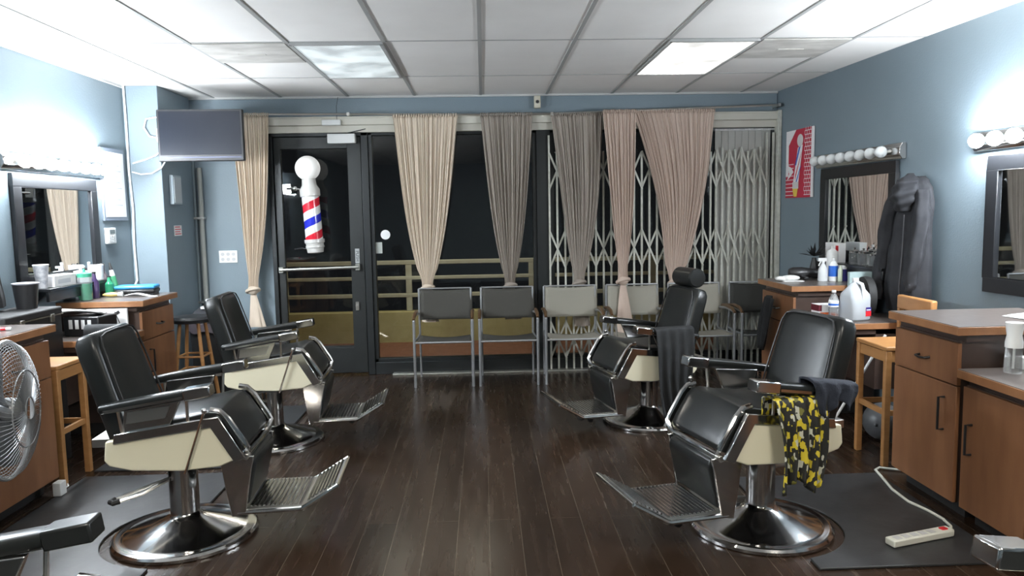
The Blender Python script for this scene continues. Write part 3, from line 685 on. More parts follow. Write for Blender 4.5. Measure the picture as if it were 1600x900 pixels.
    b = MB(); b.box(-.33, -.20, -.16, .16, .49, .53); b.bar((-.18, 0, .45), (-.29, 0, .62), .1, .03); b.build('back_bracket', chrome_dull, t, bevel=.004)
    if headrest:
        h = MB(); T = Matrix.Rotation(PI / 2, 4, 'X')
        h.lathe([(.03, -.13), (.058, -.128), (.068, -.118), (.07, 0), (.068, .118), (.058, .128), (.03, .13)], (-.315, 0, 1.075), 28, 0, T, 1.0, 1)
        ho = h.build('headrest', leather, t)
        MB().tube([(-.33, 0, .96), (-.325, 0, 1.03)], .012, 8).build('headrest_stem', chrome, ho)
    # leg rest and foot plate
    for s in (-1, 1):
        MB().prism([(.235, .42), (.33, .44), (.385, .435), (.372, .38), (.335, .168), (.274, .155), (.25, .30)], s * .198 - .010, s * .198 + .010, 'y').build('legrest_side', chrome, t, bevel=.004)
    MB().prism([(.30, .42), (.375, .43), (.388, .39), (.345, .20), (.315, .195), (.30, .30)], -.186, .186, 'y').build('legrest_pad', leather, t, bevel=.016, seg=3)
    f = MB(); f.prism([(.29, .162), (.30, .184), (.585, .188), (.745, .282), (.752, .270), (.592, .166)], -.196, .196, 'y')
    fo = f.build('footplate', chrome_dull, t, bevel=.002)
    r = MB()
    for i in range(12):
        x = .352 + .020 * i; r.prism([(x - .007, .187), (x - .003, .196), (x + .003, .196), (x + .007, .187)], -.175, .175, 'y')
    for i in range(7):
        a = .03 + .022 * i; x = .585 + a * .862; z = .188 + a * .507; r.prism([(x - .007, z - .003), (x - .006, z + .008), (x - .001, z + .010), (x + .006, z + .004)], -.175, .175, 'y')
    r.build('ridges', chrome, fo)
    e = MB()
    for s in (-1, 1): e.tube([(.30, s * .198, .172), (.575, s * .198, .176), (.592, s * .198, .181), (.75, s * .198, .276)], .011, 8)
    e.tube([(.75, -.198, .276), (.75, .198, .276)], .008, 8); e.build('edge_rail', chrome, fo)
    MB().ball((.52, 0, .125), .026, 14, 0, 1, 1.6, 1).ball((.50, .12, .135), .022, 12).tube([(.52, 0, .13), (.52, 0, .17)], .012).tube([(.50, .12, .14), (.50, .12, .17)], .01).build('rubber_stop', rubber, fo)
    if drop:
        for ch in t.children:
            if ch.name.split('.')[0] not in ('base', 'column', 'pump_pedal', 'pedal_grip'): ch.location.z -= drop
    return t
LF = barber_chair('black and cream barber chair at near left, facing right beside the fan', (-1.448, 3.508), 3)
LR = barber_chair('black and cream barber chair at far left in front of the shop door', (-1.44, 5.0), 3)
RF = barber_chair('black and cream barber chair at near right with the yellow printed cape', (1.286, 3.387), 194)
RRc = barber_chair('black and cream barber chair at far right, the one with a headrest', (1.164, 5.24), 194, headrest=True, drop=.05)
barber_chair('barber chair cut off at bottom left, only its black armrest in view', (-1.17, 1.48), 4, tipm=leather, lever=False)
barber_chair('barber chair cut off at bottom right, only its chrome arm tip in view', (1.335, 1.245), 188, lever=False)

# ------------------------------------------------------------------ cloths on chairs
def armcloth(label, name, cat, chair, xa, xb, z_out, z_in, mat, waves=5, amp=.018, seed=0, thick=.004, side=1, off=.0, zt=None):
    c = chair.location; yaw = chair.rotation_euler.z; rnd = random.Random(seed); ph = [rnd.uniform(0, 6) for _ in range(4)]
    o_ = MB(); cz = lambda x: (.729 + .148 * (x + .05) + .034) if zt is None else zt
    def f(u, v):
        x = xa + (xb - xa) * u; top = cz(x)
        # v: 0 inner hem .. .3 over top .. 1 outer hem
        if v < .2:
            q = v / .2; z = z_in + (top - z_in) * q; y = side * (.285 - .048)
        elif v < .35:
            q = (v - .2) / .15; a = PI * (1 - q); y = side * (.285 + .048 * math.cos(a)); z = top + .012 * math.sin(a)
        else:
            q = (v - .35) / .65; y = side * (.285 + .048 + off * min(1, q * 4)); z = top + (z_out + .03 * math.sin(7 * u + ph[3]) - top) * q
            y += side * amp * (.25 + q) * (1 + math.sin(2 * PI * waves * u + ph[0] + 1.5 * q)) * .8; x += .02 * math.sin(4 * q + ph[1]) * q + (.5 - u) * .12 * q * (xb - xa) * 2
        return (x, y, z)
    o_.grid(f, 50, 40); o = o_.build(name, mat, loc=(c[0], c[1], 0), rz=yaw, solid=thick, angle=180)
    return tag(o, label, cat)
armcloth('crumpled yellow and black printed cape hanging from the near right barber chair', 'barber_cape', 'cape', RF, -.085, .165, .33, .62, cape_m, 4, .020, 3, off=.012, zt=.695)
armcloth('dark navy towel draped over the rear of the near right chair armrest', 'towel', 'towel', RF, -.25, -.02, .645, .66, navy_cloth, 3, .012, 5, thick=.01, off=.004)
armcloth('long black cape hanging from the armrest of the headrest barber chair', 'barber_cape', 'cape', RRc, -.17, .115, .15, .60, black_cloth, 4, .022, 8, off=.012, zt=.71)
cl = MB(); cl.grid(lambda u, v: (-.024 - .014 * math.sin(2 * PI * 2 * u + 2 * v), (-.08 + .19 * u) * (1 + .5 * v * (1 - v) - .45 * v ** 3) + .16 * v, -.42 * v + .02 * math.sin(PI * u) * (1 - v)), 20, 16)
tag(cl.build('hanging_cloth', black_cloth, loc=(2.185, 5.56, .83), solid=.004, angle=180), 'black cloth hanging on the door of the far right cabinet', 'cloth')

# ------------------------------------------------------------------ waiting chairs
def waiting(label, x, sling, w_=.50, y=6.88, group=None):
    t = thing('waiting_chair', label, 'chair', (x, y, 0), 0, 'row of sling waiting chairs under the windows'); h = w_ / 2 - .012
    MB().grid(lambda u, v: (-h + .012 + (w_ - .024) * u, -.02 - .02 * v - .012 * math.sin(PI * u) * -1, .825 - .28 * v - .012 * math.sin(PI * u) * (1 - v)), 14, 10).build('backrest', sling, t, solid=.006, angle=60)
    MB().grid(lambda u, v: (-h + .01 + (w_ - .02) * u, -.06 - .36 * v, .405 + .01 * v - .022 * math.sin(PI * u)), 14, 10).build('seat', sling, t, solid=.006, angle=60)
    for s in (-1, 1):
        MB().tube([(s * h, .02, .0), (s * h, -.0, .42), (s * h, -.02, .54), (s * h, -.015, .83)], .010, 8).build('rear_leg', silver, t)
        MB().tube([(s * (h + .016), -.42, .0), (s * (h + .016), -.42, .40), (s * (h + .016), -.42, .585), (s * (h + .016), -.40, .61), (s * (h + .016), -.2, .62), (s * (h + .005), -.02, .60)], .0125, 8).build('front_leg', silver, t)
        MB().tube([(s * (h + .016), -.425, .60), (s * (h + .014), -.36, .632), (s * (h + .014), -.2, .640), (s * (h + .02), -.06, .625)], [.013, .016, .016, .012], 8).build('arm_pad', arm_wood, t)
        MB().tube([(s * h, -.0, .41), (s * (h + .005), -.2, .40), (s * (h + .014), -.42, .41)], .010, 8).build('seat_rail', silver, t)
    MB().tube([(-h - .016, -.42, .395), (h + .016, -.42, .395)], .009, 8).build('cross_bar', silver, t)
    MB().tube([(-h, -.016, .83), (h, -.016, .83)], .008, 8).build('top_rail', silver, t)
    return t
waiting('dark grey sling waiting chair, first from the door', -.365, sling_dark)
waiting('dark grey sling waiting chair, second from the door', .205, sling_dark)
waiting('pale grey sling waiting chair standing fully in view beside the dark ones', .785, sling_light)
waiting('pale grey sling waiting chair with the curtain tail hanging over its back', 1.365, sling_light)
waiting('pale grey sling waiting chair half hidden by the headrest barber chair', 1.945, sling_light)
waiting('black sling waiting chair at the right end by the cabinet', 2.49, sling_black, .44)

# ------------------------------------------------------------------ stools
def stool(label, x0, x1, y0, y1, zt):
    cx, cy = (x0 + x1) / 2, (y0 + y1) / 2; t = thing('wooden_stool', label, 'stool', (cx, cy, 0)); hx, hy = (x1 - x0) / 2, (y1 - y0) / 2
    MB().box(-hx, hx, -hy, hy, zt - .025, zt).build('seat', stool_wood, t, bevel=.006)
    for sx in (-1, 1):
        for sy in (-1, 1): MB().box(sx * (hx - .02) - .017, sx * (hx - .02) + .017, sy * (hy - .02) - .017, sy * (hy - .02) + .017, 0, zt - .025).build('leg', stool_wood, t, bevel=.003)
    for z in (zt - .09, .30):
        hgt = .06 if z > .4 else .03
        for s in (-1, 1):
            MB().box(s * (hx - .02) - .009, s * (hx - .02) + .009, -hy + .03, hy - .03, z - (0 if z > .4 else 0), z + hgt).build('rail', stool_wood, t)
            MB().box(-hx + .03, hx - .03, s * (hy - .02) - .009, s * (hy - .02) + .009, z + .0, z + hgt).build('rail', stool_wood, t)
stool('golden wooden stool tucked behind the right cabinet, its side frame in view', 2.285, 2.60, 4.13, 4.48, .705)
stool('golden wooden stool standing behind the left cabinet beside the black chair', -2.635, -2.385, 4.19, 4.50, .70)
t = thing('wooden_chair', 'wooden chair whose top rail shows above the right cabinet', 'chair', (2.70, 4.55, 0))
MB().box(-.02, .02, -.19, .19, .845, .935).build('top_rail', stool_wood, t, bevel=.01)
for s in (-1, 1):
    MB().box(-.015, .015, s * .175 - .014, s * .175 + .014, 0, .86).build('rear_leg', stool_wood, t)
MB().box(-.02, .17, -.04, .17, .42, .44).build('seat', stool_wood, t)
for s in (-1, 1): MB().box(.14, .165, (.155 if s > 0 else -.03) - .012, (.155 if s > 0 else -.03) + .012, 0, .42).build('front_leg', stool_wood, t)
t = thing('round_stool', 'round dark seated wooden stool beside the far left cabinet', 'stool', (-2.33, 6.0, 0))
MB().lathe([(.12, .685), (.15, .69), (.155, .715), (.14, .735), (.01, .74)], n=28).build('seat', black_pl, t)
for a in (45, 135, 225, 315):
    ca, sa = math.cos(math.radians(a)), math.sin(math.radians(a))
    MB().tube([(.10 * ca, .10 * sa, .69), (.19 * ca, .19 * sa, 0)], [.014, .017], 8).build('leg', stool_wood, t)
for z, r in ((.30, .152), (.42, .136)):
    for a in (45, 135, 225, 315):
        c0, s0, c1, s1 = math.cos(math.radians(a)), math.sin(math.radians(a)), math.cos(math.radians(a + 90)), math.sin(math.radians(a + 90))
        MB().tube([(r * c0, r * s0, z), (r * c1, r * s1, z)], .009, 8).build('rung', stool_wood, t)
t = thing('trash_bin', 'tall black trash bin by the back wall left of the door', 'trash bin', (-2.38, 6.58, 0))
MB().lathe([(.15, 0), (.165, .02), (.19, .60), (.20, .62), (.20, .64), (.18, .64), (.17, .55), (.15, .05), (.001, .04)], n=28).build('body', rubber, t)
b = MB(); b.grid(lambda u, v: ((.19 + .02 * v) * math.cos(2 * PI * u), (.19 + .02 * v) * math.sin(2 * PI * u), .66 - .12 * v + .012 * math.sin(14 * PI * u)), 50, 5, closeu=True); b.build('liner', P('bin_liner', (0.05, 0.04, 0.045), 0.35), t, angle=180)
b = MB(); b.lathe([(.001, .76), (.08, .75), (.15, .70), (.19, .645)], n=24); b.build('heaped_rubbish', grey_cloth, t)
tag(MB().box(-.07, .07, -.03, .03, 0, .02).build('white_packet', white_pl, loc=(-2.36, 6.48, .735)), 'small white packet on top of the heaped trash bin', 'packet')

# ------------------------------------------------------------------ fan
t = thing('pedestal_fan', 'grey wire guarded pedestal fan at the left edge', 'fan', (-2.12, 3.33, 0), math.radians(13))
gm = P('fan_wire', (0.33, 0.34, 0.35), 0.35, 0.6); fc = .675; R = .30
def dome(r, sgn): return sgn * (.075 * math.sqrt(max(0, 1 - (r / R) ** 2)) + .012)
for sgn, nm in ((1, 'front_guard'), (-1, 'rear_guard')):
    b = MB()
    for k in range(72):
        a = 2 * PI * k / 72; b.tube([(dome(r, sgn), r * math.cos(a + (R - r) * 1.2), fc + r * math.sin(a + (R - r) * 1.2)) for r in (.05, .12, .19, .25, .285, R)], .0016, 4, cap=False)
    for r in (.05, .17): b.tube([(dome(r, sgn), r * math.cos(2 * PI * i / 40), fc + r * math.sin(2 * PI * i / 40)) for i in range(40)], .003, 6, True)
    b.build(nm, gm, t)
MB().tube([(0, R * math.cos(2 * PI * i / 60), fc + R * math.sin(2 * PI * i / 60)) for i in range(60)], .011, 8, True).build('rim', P('rim_grey', (0.4, 0.41, 0.42), 0.35, 0.3), t)
b = MB()
for k in range(3):
    a0 = 2 * PI * k / 3
    b.grid(lambda u, v: ((.02 * (u - .5) * 2), (.05 + .20 * v) * math.cos(a0 + (u - .5) * 1.35), fc + (.05 + .20 * v) * math.sin(a0 + (u - .5) * 1.35)), 8, 6)
b.build('blades', P('fan_blade', (0.10, 0.11, 0.12), 0.4), t, solid=.003)
MB().lathe([(.05, -.05), (.055, 0), (.05, .04), (.001, .05)], (0, 0, fc), 20, 0, Matrix.Rotation(PI / 2, 4, 'Y')).build('hub', gm, t)
MB().lathe([(.001, -.20), (.055, -.18), (.065, -.11), (.05, -.09)], (0, 0, fc), 20, 0, Matrix.Rotation(PI / 2, 4, 'Y')).build('motor', black_pl, t)
MB().tube([(-.14, 0, .02), (-.14, 0, fc - .03)], .016, 12).build('pole', black_pl, t)
MB().lathe([(.14, 0), (.14, .02), (.05, .035), (.02, .05)], (-.12, -.02, 0), 28).build('base', black_pl, t)

# ------------------------------------------------------------------ jacket and apron on walls
def hanging(name, label, loc, rz, rows, mat, seed, cat):
    rnd = random.Random(seed); ph = rnd.uniform(0, 6); n = len(rows); b = MB()
    def f(u, v):
        q = v * (n - 1); i = min(int(q), n - 2); s = q - i; s = s * s * (3 - 2 * s)
        z = rows[i][0] + (rows[i + 1][0] - rows[i][0]) * (q - i); c = rows[i][1] * (1 - s) + rows[i + 1][1] * s; h = rows[i][2] * (1 - s) + rows[i + 1][2] * s; dp = rows[i][3] * (1 - s) + rows[i + 1][3] * s
        a = 2 * PI * u; k = 1 + .22 * math.sin(6 * a + ph + 3 * v) * min(1, v * 3) + .10 * math.sin(13 * a + 5 * v)
        return (dp * (1 + math.sin(a) * k) * .5 + .008, c + h * math.cos(a) * (1 + .03 * math.sin(9 * v + a)), z)
    b.grid(f, 72, 40, closeu=True)
    return tag(b.build(name, mat, loc=loc, rz=rz, angle=180), label, cat)
jk = hanging('jacket', 'charcoal hooded jacket hanging on the right wall beside the mirror', (RX(4.86), 4.86, 0), RR_, [(1.70, .0, .04, .05), (1.67, .01, .09, .09), (1.61, .02, .14, .12), (1.52, .02, .17, .13), (1.36, .0, .18, .14), (1.15, .0, .20, .16), (.95, -.01, .21, .17), (.80, -.02, .20, .14)], grey_cloth, 3, 'jacket')
zip_m = P('zip_grey', (0.10, 0.10, 0.11), 0.5)
def sleeve(p, r, k, nm='sleeve'):
    b = MB(); n = 26
    def f(u, v):
        q = v * (len(p) - 1); i = min(int(q), len(p) - 2); w_ = q - i; c = Vector(p[i]).lerp(Vector(p[i + 1]), w_); rr_ = r[i] * (1 - w_) + r[i + 1] * w_; a = 2 * PI * u
        fo = 1 + .12 * math.sin(26 * v + 2 * a + k) + .08 * math.sin(5 * a)
        return (c.x + rr_ * .75 * math.cos(a) * fo, c.y + rr_ * math.sin(a) * fo, c.z)
    b.grid(f, 28, n, closeu=True); b.add([f(i / 28, 1) for i in range(28)], [tuple(range(28))]); b.add([f(i / 28, 0) for i in range(28)], [tuple(range(28))])
    return b.build(nm, grey_cloth, jk, angle=180)
sleeve([(.09, -.15, 1.62), (.11, -.21, 1.45), (.12, -.245, 1.2), (.14, -.27, .98), (.13, -.28, .86)], [.045, .062, .055, .048, .04], 0)
sleeve([(.10, .13, 1.61), (.12, .17, 1.45), (.15, .16, 1.2), (.16, .13, 1.02), (.15, .12, .95)], [.045, .06, .055, .048, .04], 2)
sleeve([(.10, .0, 1.72), (.13, .02, 1.66), (.15, .01, 1.56), (.14, .0, 1.47)], [.02, .09, .10, .05], 4, 'hood')
MB().tube([(.155, .03, 1.45), (.165, .035, 1.2), (.175, .03, .98), (.165, .02, .84)], .004, 6).build('zip', zip_m, jk)
hanging('apron', 'black apron hanging at the far left edge of the photo', (XL, 4.42, 0), 0, [(1.45, 0, .03, .04), (1.38, 0, .09, .08), (1.2, 0, .14, .09), (1.0, .0, .17, .10)], black_cloth, 6, 'apron')

# ------------------------------------------------------------------ bottles and clutter (generic turned shapes)
def bottle(name, label, cat, loc, prof, mat, parts=(), group=None, n=20):
    t = thing(name, label, cat, loc, 0, group)
    MB().lathe(prof, n=n).build('body', mat, t)
    for (nm, pr_, mt) in parts: MB().lathe(pr_, n=n).build(nm, mt, t)
    return t
def spray(label, loc, body, s=1.0, head=white_pl, lab=None):
    t = thing('spray_bottle', label, 'spray bottle', loc)
    MB().lathe([(.001, 0), (.04 * s, 0), (.042 * s, .01 * s), (.040 * s, .10 * s), (.022 * s, .14 * s), (.014 * s, .155 * s), (.014 * s, .165 * s)], n=20).build('body', body, t)
    b = MB(); b.box(-.045 * s, .03 * s, -.012 * s, .012 * s, .175 * s, .205 * s); b.box(-.012 * s, .012 * s, -.012 * s, .012 * s, .16 * s, .18 * s); b.bar((-.02 * s, 0, .175 * s), (-.04 * s, 0, .135 * s), .01 * s, .01 * s)
    b.build('trigger', head, t, bevel=.002)
    if lab: MB().lathe([(.0415 * s, .03 * s), (.0412 * s, .09 * s)], n=20).build('label_band', lab, t)
ZT = .953
spray('white spray bottle at the front of the far right cabinet bottles', (2.565, 5.56, ZT), P('frosted_white', (0.6, 0.62, 0.63), 0.4), .85, white_pl)
bottle('spray_can', 'white can with a blue label beside the white spray bottle', 'bottle', (2.64, 5.55, ZT), [(.001, 0), (.033, 0), (.034, .01), (.034, .12), (.02, .145), (.012, .15), (.012, .175), (.001, .178)], white_pl, [('label_band', [(.0345, .035), (.0345, .115)], bluel)])
bottle('lotion_bottle', 'tall white bottle behind the blue labelled can', 'bottle', (2.69, 5.68, ZT), [(.001, 0), (.042, 0), (.043, .20), (.03, .225), (.012, .235), (.012, .26), (.001, .262)], white_pl)
bottle('cream_jar', 'navy labelled jar with white lid on the far right cabinet', 'jar', (2.72, 5.55, ZT), [(.001, 0), (.036, 0), (.036, .085), (.03, .09)], navy, [('lid', [(.037, .088), (.037, .115), (.001, .118)], white_pl)])
bottle('small_bottle', 'slim pale bottle between the blue and navy labels', 'bottle', (2.665, 5.49, ZT), [(.001, 0), (.017, 0), (.017, .09), (.008, .105), (.008, .12), (.001, .121)], P('pale_green_plastic', (0.5, 0.55, 0.42), 0.3))
t = thing('hair_dryer', 'black hair dryer lying on the far right cabinet', 'hair dryer', (2.50, 5.74, ZT + .047), math.radians(-8))
MB().lathe([(.001, -.12), (.035, -.115), (.046, -.09), (.048, -.02), (.036, .05), (.024, .13), (.026, .15)], (0, 0, 0), 24, 0, Matrix.Rotation(PI / 2, 4, 'Y')).build('barrel', black_pl, t)
MB().bar((-.04, 0, -.02), (-.02, -.15, -.03), .032, .026).build('grip', black_pl, t, bevel=.008)
t = thing('towel_roll', 'crumpled white towel on the front corner of the far right cabinet', 'towel', (2.31, 5.62, ZT))
MB().ball((.03, 0, .022), .05, 16, 0, 1.5, .9, .45).ball((-.045, .0, .018), .035, 12, 0, 1.2, 1.2, .55).build('folded_towel', white_cloth, t, angle=180)
MB().box(-.04, .11, -.07, -.01, 0, .004).build('paper_sheet', paper, t)
# artificial black flowers
t = thing('black_flower', 'black feathery artificial flower sticking up by the far right mirror', 'decoration', (2.62, 5.84, ZT))
MB().lathe([(.001, 0), (.03, 0), (.032, .08), (.018, .14), (.016, .16)], n=16).build('vase', black_pl, t)
b = MB(); rr = random.Random(4)
for k in range(26):
    a = rr.uniform(0, 6.28); e = rr.uniform(.1, 1.2); L = rr.uniform(.07, .13); d = Vector((math.cos(a) * math.cos(e), math.sin(a) * math.cos(e), math.sin(e))); p = Vector((0, 0, .17))
    u = d.cross(Vector((0, 0, 1))).normalized() * .012
    b.add([p, p + d * L * .5 + u, p + d * L, p + d * L * .5 - u, p + d * L * .5 + Vector((0, 0, .008))], [(0, 1, 4), (1, 2, 4), (2, 3, 4), (3, 0, 4)])
b.build('petals', black_cloth, t)
# shelf things right
def shp(y, dx=.09): return (RX(y) - dx, y, 1.081)
t = thing('flyer_box', 'white flyer box with red corner on the shelf under the far right mirror', 'box', shp(5.78, .10), RA)
MB().box(-.03, .03, -.10, .10, 0, .15).build('box', paper, t, bevel=.002); MB().box(-.0315, -.030, -.10, -.06, .09, .13).build('red_patch', redl, t)
g = 'glass jars on the far right mirror shelf'
for y, s in ((5.52, 1), (5.40, 1), (5.26, .9)):
    bottle('glass_jar', 'clear glass jar with chrome lid on the shelf under the far right mirror', 'jar', shp(y), [(.001, 0), (.038 * s, 0), (.04 * s, .01), (.04 * s, .075 * s), (.034 * s, .085 * s)], clearp, [('lid', [(.036 * s, .085 * s), (.038 * s, .095 * s), (.02 * s, .105 * s), (.006, .108 * s), (.009, .12 * s), (.001, .124 * s)], chrome)], g)
bottle('tall_bottle', 'tall clear bottle with white cap at the near end of the mirror shelf', 'bottle', shp(5.17), [(.001, 0), (.022, 0), (.022, .13), (.009, .16), (.009, .18)], clearp, [('cap', [(.011, .18), (.011, .20), (.001, .201)], white_pl)])
# low counter right
t = thing('water_jug', 'gallon water jug with blue and red label on the low right counter', 'jug', (2.50, 4.93, .748), math.radians(14))
b = MB(); pr = [(.070, 0), (.078, .012), (.078, .15), (.074, .175), (.055, .215), (.028, .245), (.02, .25), (.02, .268)]
def sq(r, z, a, n_=.42): return (math.copysign(abs(math.cos(a)) ** n_, math.cos(a)) * r, math.copysign(abs(math.sin(a)) ** n_, math.sin(a)) * r, z)
b.grid(lambda u, v: sq(*pr[round(v * 7)], 2 * PI * u, .42 if pr[round(v * 7)][0] > .06 else 1), 40, 8, closeu=True)
b.add([sq(.07, 0, 2 * PI * i / 40) for i in range(40)], [tuple(range(40))])
b.build('body', milky, t, angle=60)
MB().tube([(.0, -.02, .255), (.0, -.062, .245), (.0, -.078, .21), (.0, -.076, .16), (.0, -.062, .13)], .011, 10).build('handle', P('jug_handle', (0.7, 0.73, 0.76), 0.3), t)
MB().lathe([(.021, .262), (.021, .282), (.001, .284)], n=20).build('cap', white_pl, t)
la = MB().box(.02, .062, -.0808, -.079, .03, .085).build('label_patch', redl, t)
MB().box(.02, .062, -.0812, -.0808, .065, .09).build('label_blue', navy, la)
MB().box(.024, .058, -.0815, -.0812, .070, .076).build('label_white_print', whitel, la)
t = bottle('water_bottle', 'small clear water bottle with a blue label on the low right counter', 'bottle', (2.375, 4.975, .748), [(.001, 0), (.03, 0), (.032, .01), (.031, .05), (.033, .06), (.033, .12), (.028, .145), (.013, .175), (.012, .185)], clearp, [('label_band', [(.0337, .085), (.0337, .125)], whitel), ('cap', [(.014, .183), (.014, .198), (.001, .199)], white_pl)])
MB().lathe([(.034, .095), (.034, .108)], n=20).build('label_wave', bluel, t)
t = thing('tissue_box', 'white box with orange print beside the water bottle', 'box', (2.37, 5.10, .748), math.radians(6))
MB().box(-.07, .09, -.05, .05, 0, .09).build('carton', paper, t, bevel=.002); MB().box(-.06, .05, -.0515, -.05, .008, .036).build('orange_print', orange, t); MB().box(-.0715, -.05, -.051, .05, .045, .088).build('maroon_print', maroon, t)
t = thing('round_case', 'upright round black case leaning beside the water jug', 'case', (2.63, 5.04, .748), math.radians(-6))
MB().lathe([(.10, -.03), (.135, -.025), (.14, 0), (.135, .025), (.10, .03)], (0, 0, .143), 36, 0, Matrix.Rotation(PI / 2, 4, 'Y')).build('shell', rubber, t)
MB().tube([(.03, .11 * math.cos(2 * PI * i / 30), .143 + .11 * math.sin(2 * PI * i / 30)) for i in range(30)], .005, 6, True).build('rim', black_pl, t)
t = thing('wipes_box', 'pale box with green leaf print standing behind the water jug', 'box', (2.67, 5.19, .748), -PI / 2)
MB().box(-.025, .01, -.085, .085, 0, .30).build('carton', P('pale_teal_card', (0.35, 0.45, 0.45), 0.5), t, bevel=.002)
MB().prism([(-.06, .20), (.08, .17), (.08, .21), (-.06, .24)], .01, .0115, 'x').build('green_print', greenl, t)
# near right counter
t = thing('mist_bottle', 'clear mist spray bottle with white trigger top on the near right counter', 'spray bottle', (2.375, 3.235, .748), math.radians(30))
MB().lathe([(.001, 0), (.035, 0), (.037, .008), (.034, .09), (.033, .125)], n=24).build('body', clearp, t)
MB().lathe([(.036, .115), (.036, .14), (.030, .17), (.036, .215), (.037, .228), (.001, .232)], n=24).build('top', white_pl, t)
MB().tube([(.03, 0, .205), (.055, 0, .19), (.062, 0, .17)], .007, 8).build('trigger', white_pl, t)
MB().tube([(0, 0, .02), (.004, 0, .12)], .004, 6).build('dip_tube', white_pl, t)
t = thing('tissue_carton', 'flat white carton at the right edge on the near low counter', 'box', (2.56, 3.28, .748))
MB().box(-.10, .14, -.06, .06, 0, .055).build('carton', paper, t, bevel=.002)
tag(MB().grid(lambda u, v: (-.11 + .24 * u, -.06 + .12 * v, .004 + .008 * math.sin(3 * u)), 8, 5).build('paper_sheet', paper, loc=(2.72, 3.60, .943), rz=.2, solid=.002), 'white sheet of paper on top of the near right cabinet', 'paper')
tag(MB().ball((0, 0, .018), .018, 12).build('cotton_ball', paper, loc=(2.86, 3.66, .943)), 'small white ball beside the paper on the near right cabinet', 'cotton ball')

# left clutter
ZL = .948
t = thing('clipper_case', 'blue and black zipped case on the far left cabinet', 'case', (-2.60, 5.66, ZL), math.radians(8))
MB().box(-.13, .15, -.07, .09, .014, .045).build('lower_shell', black_pl, t, bevel=.012); MB().box(-.13, .15, -.07, .09, .045, .072).build('blue_lid', P('blue_lid', (0.03, 0.22, 0.48), 0.35), t, bevel=.012)
MB().box(-.12, .14, -.06, .08, 0, .016).build('black_tray', black_pl, t)
tag(MB().grid(lambda u, v: (-.05 + .22 * u, -.03 + .05 * v, .006 + .012 * math.sin(5 * u)), 10, 4).build('folded_note', paper, loc=(-2.56, 5.535, ZL), solid=.006), 'white folded note in front of the blue case', 'paper')
t = thing('duster_brush', 'small yellow handled brush in front of the blue case', 'brush', (-2.71, 5.52, ZL + .018), .2)
MB().lathe([(.004, -.06), (.012, -.045), (.018, 0), (.014, .04)], (0, 0, 0), 14, 0, Matrix.Rotation(PI / 2, 4, 'Y')).build('handle', P('yellow_wood', (0.6, 0.45, 0.15), 0.4), t)
MB().lathe([(.014, .04), (.02, .075)], (0, 0, 0), 14, 0, Matrix.Rotation(PI / 2, 4, 'Y')).build('bristles', white_pl, t)
t = thing('neck_duster', 'slanted green barber duster with white and red neck near the corner', 'duster', (-2.78, 5.74, ZL))
t.rotation_euler = (0, math.radians(-9), 0)
MB().lathe([(.001, 0), (.03, 0), (.032, .01), (.02, .14)], n=16).build('green_body', P('duster_green', (0.04, 0.22, 0.10), 0.5), t)
MB().lathe([(.019, .14), (.014, .185)], n=16).build('white_neck', whitel, t); MB().lathe([(.0145, .185), (.006, .24), (.001, .245)], n=16).build('dark_tip', rubber, t)
def bt(label, x, y, r, h, mat, cap=None, z=ZL, nm='glass_bottle'):
    bottle(nm, label, 'bottle', (x, y, z), [(.001, 0), (r, 0), (r * 1.03, .008), (r, h * .6), (r * .45, h * .75), (r * .35, h * .98)], mat, [('cap', [(r * .42, h * .94), (r * .42, h), (.001, h * 1.005)], cap or black_pl)])
bt('dark purple bottle in the cluster on the far left cabinet', -2.80, 5.47, .030, .19, P('purple_glass', (0.05, 0.03, 0.09), 0.15))
bt('dark bottle with silver cap behind the purple one', -2.83, 5.66, .030, .24, P('smoke_glass', (0.12, 0.10, 0.11), 0.2), chrome)
bt('short green based bottle at the right of the left bottle cluster', -2.76, 5.60, .030, .15, glass_green)
bt('pale pink tall bottle with white top on the far left cabinet', -2.84, 5.49, .026, .26, P('pale_pink_plastic', (0.5, 0.42, 0.42), 0.3), white_pl)
bottle('disinfectant_jar', 'green disinfectant jar with silver stripes at the left of the bottle cluster', 'jar', (-2.79, 5.32, ZL), [(.001, 0), (.045, 0), (.046, .17), (.035, .18)], clearp, [('green_liquid', [(.040, .005), (.040, .12), (.001, .121)], glass_green), ('lid', [(.047, .165), (.047, .19), (.01, .20), (.008, .22), (.001, .222)], P('jar_lid_green', (0.05, 0.32, 0.2), 0.4))])
bt('clear bottle standing behind the disinfectant jar', -2.87, 5.40, .028, .20, clearp, white_pl)
# left shelf
zs = 1.071
t = thing('glove_box', 'long white box on the shelf under the far left mirror', 'box', (XL + .085, 5.13, zs)); MB().box(-.05, .05, -.13, .13, 0, .075).build('carton', paper, t, bevel=.002); MB().box(.05, .0512, -.09, .06, .02, .05).build('print', P('faint_print', (0.5, 0.52, 0.55), 0.6), t)
t = thing('pump_dispenser', 'squat white pump dispenser on the far left shelf', 'dispenser', (XL + .085, 5.42, zs)); MB().lathe([(.001, 0), (.045, 0), (.046, .075), (.04, .08), (.01, .083), (.01, .10)], n=20).build('body', white_pl, t); MB().box(-.008, .03, -.008, .008, .10, .115).build('pump', white_pl, t, bevel=.002)
t = thing('white_canister', 'plain white canister at the right end of the far left shelf', 'canister', (XL + .085, 5.63, zs)); MB().lathe([(.001, 0), (.05, 0), (.05, .10), (.046, .105), (.001, .106)], n=24).build('body', white_pl, t); MB().lathe([(.051, .088), (.051, .108), (.001, .109)], n=24).build('lid', paper, t)
